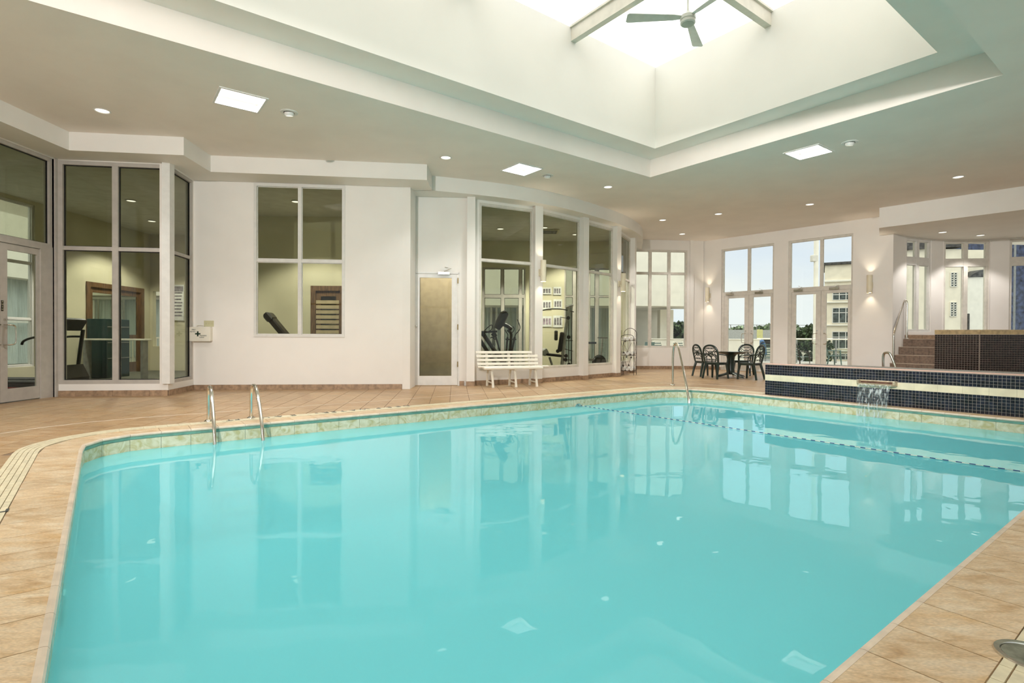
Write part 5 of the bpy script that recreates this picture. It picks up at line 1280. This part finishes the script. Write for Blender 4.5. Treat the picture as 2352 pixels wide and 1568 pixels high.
# parking structure beyond
PK = thing('parking_deck', 'long grey parking structure with openings painted dark in the distance', 'building', (34, 78, -1.5))
MB().box((0, 0, 3.1), (44, 3, 1.3)).build('parapet', mat('pale concrete', (.50, .50, .47), .8), PK); MB().box((0, .5, 1.9), (44, 2, 1.2)).build('opening', ROOF, PK); MB().box((0, 0, .65), (44, 3, 1.3)).build('lower_wall', EXTC, PK)  # opening is a solid dark block, its inner shade put into the colour
for k in range(24): MB().box((-21.5 + k * 1.87, -1.4, 4.1), (.08, .08, .8)).build('rail_post', GREYM, PK)
MB().box((0, -1.4, 4.45), (44, .06, .06)).build('rail', GREYM, PK)
for k in range(9): MB().box((-21 + k * 5.2, -1.0, 1.9), (.5, 1, 1.2)).build('pillar', EXTC, PK)
# trees
def tree(x, y, z0, h, r, label, mt=LEAF, n=700, group=None, seed=0, ls=.09):
    rng = random.Random(seed + 11); t = thing('tree', label, 'tree', (x, y, z0), 0, group)
    MB().tube([(0, 0, 0), (.05 * h, 0, h * .35), (.0, .03 * h, h * .7)], [h * .035, h * .025, h * .012], 7).build('trunk', BARK, t)
    mb = MB(); blobs = [(rng.uniform(-.6, .6) * r, rng.uniform(-.5, .5) * r, h * rng.uniform(.35, .85), r * rng.uniform(.35, .6)) for _ in range(9)]
    for k in range(n):
        bx, by, bz, br_ = rng.choice(blobs); v = Vector((rng.gauss(0, 1), rng.gauss(0, 1), rng.gauss(0, .8))).normalized() * br_ * rng.uniform(.6, 1.05)
        c = Vector((bx, by, bz)) + v; s_ = r * ls * rng.uniform(.7, 1.5); a = Vector((rng.gauss(0, 1), rng.gauss(0, 1), rng.gauss(0, 1))).normalized(); b = a.orthogonal().normalized() * s_; a = a.cross(b).normalized() * s_ * .7
        mb.add([c - a - b, c + a - b, c + a + b, c - a + b], [(0, 1, 2, 3)])
    f = mb.build('foliage', mt, t); return t
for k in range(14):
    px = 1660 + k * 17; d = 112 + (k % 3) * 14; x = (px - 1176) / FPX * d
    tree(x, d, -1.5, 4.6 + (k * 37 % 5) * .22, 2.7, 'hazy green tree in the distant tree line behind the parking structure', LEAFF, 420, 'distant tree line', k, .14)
for k, (px, d, h) in enumerate(((1560, 60, 4.6), (1550, 64, 5.2))):
    tree((px - 1176) / FPX * d, d, -1.5, h - .4, 1.8, ['green tree seen through the gap in the hotel wing', 'taller green tree seen through the gap in the hotel wing'][k], LEAF, 420, None, 40 + k, .12)
tree((1852 - 1176) / FPX * 34, 34, -1.5, 3.6, .95, 'bushy dark tree outside the right patio doors', LEAF, 1500, None, 77, .07)
tree((1872 - 1176) / FPX * 31, 31, -1.5, 2.7, .8, 'smaller dark shrub tree close behind the glass balustrade', LEAF, 900, None, 78, .07)
# neighbouring cream building with window bands
d = 62; x0 = (1893 - 1176) / FPX * d
NB = thing('office_building', 'cream four-storey building with gridded windows beyond the right patio doors', 'building', (x0, d, -1.5), R_(-30))
zt = EYE + (777 - 609) * d / FPX + 1.5
MB().box((5, 4, zt / 2), (10, 8, zt)).build('wall', EXTC2, NB)
MB().cbox((5, 3.9, zt + .1), (10.4, 8.4, .3), .05).build('cornice', ROOF, NB)
MB().cbox((5, -.05, zt - 1.9), (10.1, .3, .25), .05).build('string_course', EXTC, NB)
for fl_, (y0, y1) in enumerate(((672, 690), (708, 742), (762, 800), (812, 842))):
    z0_ = EYE - (y1 - 777) * d / FPX + 1.5; z1_ = EYE - (y0 - 777) * d / FPX + 1.5
    if z0_ < .2: z0_ = .2
    MB().cbox((5, -.1, z0_ - .25), (10.05, .25, .18), .03).build('sill_band', EXTC, NB)
    for k in range(3):
        xx = .8 + k * 3.2; w_ = MB(); W_ = 2.6
        for a in range(5): w_.box((xx + W_ * a / 4, -.03, (z0_ + z1_) / 2), (.09, .14, z1_ - z0_))
        for zz_ in (z0_, z0_ + (z1_ - z0_) * .68, z1_): w_.box((xx + W_ / 2, -.03, zz_), (W_, .12, .09))
        f = w_.build('window', FRAMEL, NB); MB().box((xx + W_ / 2, .01, (z0_ + z1_) / 2), (W_, .04, z1_ - z0_)).build('pane', EXTG, f)
# buildings beyond the bowed windows
d = 48; c0 = (2090 - 1176) / FPX * d
CB = thing('cream_block', 'plain cream block with two small gridded windows beyond the bowed windows', 'building', (c0, d, -1.5))
X = lambda px: (px - 1176) / FPX * d - c0
Z = lambda py: EYE + (778 - py) * d / FPX + 1.5
MB().box(((X(2085) + X(2213)) / 2, 2, Z(572) / 2), (X(2213) - X(2085), 4, Z(572))).build('wall', EXTC2, CB)
MB().box(((X(2205) + X(2300)) / 2, 3.5, Z(567) / 2), (X(2300) - X(2205), 4, Z(567))).build('wall', EXTC2, CB)
MB().box(((X(2215) + X(2310)) / 2, 1.2, Z(635) / 2), (X(2310) - X(2215), 2, Z(635))).build('annex', EXTC, CB)
MB().prism([(X(2080), Z(575)), (X(2216), Z(566)), (X(2216), Z(556)), (X(2110), Z(545)), (X(2080), Z(545))], -4, .3, M=UP).build('roof', ROOF, CB)
MB().prism([(X(2226), Z(636)), (X(2300), Z(631)), (X(2300), Z(616)), (X(2258), Z(618)), (X(2240), Z(626))], -2, -.1, M=UP).build('annex_roof', ROOF, CB)
for y0, y1 in ((626, 658), (694, 726)):
    xm = X(2188); w_ = MB(); hw_ = .28; z0_, z1_ = Z(y1), Z(y0)
    for a in (-hw_, 0, hw_): w_.box((xm + a, -.04, (z0_ + z1_) / 2), (.07, .1, z1_ - z0_))
    for k in range(7): w_.box((xm, -.04, z0_ + (z1_ - z0_) * k / 6), (hw_ * 2, .1, .06))
    f = w_.build('window', WHITEP, CB); MB().box((xm, -.005, (z0_ + z1_) / 2), (hw_ * 2, .04, z1_ - z0_)).build('pane', EXTG, f)
MB().cbox((X(2225), .1, Z(740)), (.12, .2, 1.6), .02).build('vent_pipe', ROOF, CB)
d = 70; TW = thing('glass_tower', 'dark blue glass tower beyond the rightmost bowed window', 'building', ((2328 - 1176) / FPX * d, d, -1.5))
MB().box((12, 5, 8.6), (24, 10, 17.2)).build('facade', TOWER, TW)
for k in range(16): MB().box((1.5 * k, -.05, 8.6), (.12, .2, 17.2)).build('fin', GREYM, TW)
MB().box((12, -.2, 1.7), (24.4, .6, 3.2)).build('podium', EXTC, TW)
# bright sign, slide and car in the street
def streetpt(px, d): return ((px - 1176) / FPX * d, d)
x, y = streetpt(1745, 60); t = thing('yellow_sign', 'yellow street sign panel beyond the left patio doors', 'sign', (x, y, -1.5))
MB().cbox((0, 0, 3.0), (.62, .12, 1.1), .03).build('panel', YEL, t); MB().tube([(0, 0, 0), (0, 0, 2.6)], .06, 8).build('post', GREYM, t)
x, y = streetpt(1749, 40); t = thing('blue_slide', 'blue curved plastic slide top beyond the terrace balustrade', 'slide', (x, y, -1.5))
MB().tube(smoothpath([(-.3, 0, 1.3), (-.22, 0, 2.1), (.02, 0, 2.45), (.2, 0, 2.1), (.3, 0, 1.3)], 2), .13, 10).build('tube', BLUEP, t, smooth=True)
MB().tube([(-.3, 0, 0), (-.3, 0, 1.4)], .05, 8).tube([(.3, 0, 0), (.3, 0, 1.4)], .05, 8).build('post', GREYM, t)
x, y = streetpt(1858, 27.5); t = thing('parked_car', 'silver blue parked car glimpsed below the dark tree', 'car', (x, y, -1.5))
MB().prism([(-2.1, .35), (2.1, .35), (2.15, .75), (1.3, .88), (.7, 1.38), (-.9, 1.40), (-1.6, .92), (-2.15, .80)], -.8, .8, M=UP).build('body', CARP, t)
MB().prism([(-1.3, .92), (1.1, .92), (.62, 1.31), (-.82, 1.33)], -.81, .81, M=UP).build('side_window', EXTG, t)
for sx_ in (-1.35, 1.35):
    for sy_ in (-.72, .72): MB().lathe([(.001, -.1), (.32, -.1), (.33, 0), (.32, .1), (.001, .1)], c=(sx_, sy_, .33), n=18, M=UP).build('wheel', BLACKR, t, smooth=True)
# terrace chairs
def plastic_chair(loc, rz, label):
    t = thing('plastic_chair', label, 'chair', (loc[0], loc[1], -.03), rz)
    MB().prism([(-.22, -.2), (.22, -.2), (.24, .22), (-.24, .22)], .40, .44).build('seat', GREENO, t)
    M = Matrix.Rotation(R_(16), 3, 'X'); MB().cbox((0, -.29, .68), (.44, .025, .52), .01, M=M).build('backrest', GREENO, t)
    for s_ in (-1, 1):
        MB().cbox((s_ * .25, 0, .64), (.05, .46, .03), .008).build('arm', GREENO, t)
        MB().tube([(s_ * .25, .2, .63), (s_ * .27, .25, 0)], [.03, .022], 8).build('leg', GREENO, t, smooth=True); MB().tube([(s_ * .22, -.2, .44), (s_ * .25, -.3, 0)], [.035, .022], 8).build('leg', GREENO, t, smooth=True)
    return t
plastic_chair((13.0, 21.8), R_(-95), 'green plastic armchair on the terrace behind the right patio door')
plastic_chair((5.65, 22.6), R_(140), 'green plastic chair on the terrace beyond the far window')
def metal_chair(loc, rz, label, col=IRON):
    t = thing('metal_chair', label, 'chair', (loc[0], loc[1], -.03), rz); M = Matrix.Rotation(R_(18), 3, 'X')
    MB().tube(smoothpath([(-.24, -.2, 0), (-.24, -.22, .45), (-.22, -.36, .92), (-.15, -.38, .98), (.15, -.38, .98), (.22, -.36, .92), (.24, -.22, .45), (.24, -.2, 0)], 2), .014, 8).build('back_frame', col, t, smooth=True)
    for k in range(5): z = .52 + .09 * k; MB().cbox((0, -.24 - (z - .45) * .3, z), (.44, .012, .04), .003, M=M).build('slat', GREENO, t)
    for k in range(4): MB().cbox((0, -.15 + .11 * k, .43), (.46, .07, .014), .003).build('seat_slat', GREENO, t)
    for s_ in (-1, 1): MB().tube(smoothpath([(s_ * .24, -.22, .62), (s_ * .25, .2, .64), (s_ * .24, .24, .0)], 2), .014, 8).build('side_frame', col, t, smooth=True)
    return t
metal_chair((9.25, 19.4), R_(160), 'slatted metal chair just outside the left patio doors')
metal_chair((10.95, 20.4), R_(-75), 'slatted metal chair with a bent frame outside the right patio doors')
metal_chair((8.05, 21.0), R_(70), 'dark metal chair tilted beside the terrace parapet')
metal_chair((6.35, 22.7), R_(200), 'thin white-framed chair seen in the corner of the far window', WHITEP)
metal_chair((7.1, 22.6), R_(180), 'second thin white-framed chair near the far window corner', WHITEP)
t = thing('terrace_table', 'white round terrace table behind the green plastic armchair', 'table', (13.9, 22.0, -.03))
MB().lathe([(.001, .70), (.42, .70), (.43, .72), (.001, .73)], n=28).build('tabletop', WHITEP, t, smooth=True); MB().lathe([(.22, 0), (.20, .03), (.04, .06), (.03, .70), (.001, .70)], n=16).build('pedestal', WHITEP, t, smooth=True)
x = onwall(1876, 600, (8.0, 24.5), (16, 24.5)); t = thing('terrace_post', 'pale lamp post rising outside the right patio doors', 'post', (14.08, 24.9, -1.5))
MB().tube([(0, 0, 0), (0, 0, 8.5)], .10, 10).build('pole', EXTC, t, smooth=True); MB().cbox((-.1, 0, 6.3), (.25, .2, .3), .02).build('box', FRAMEP, t)
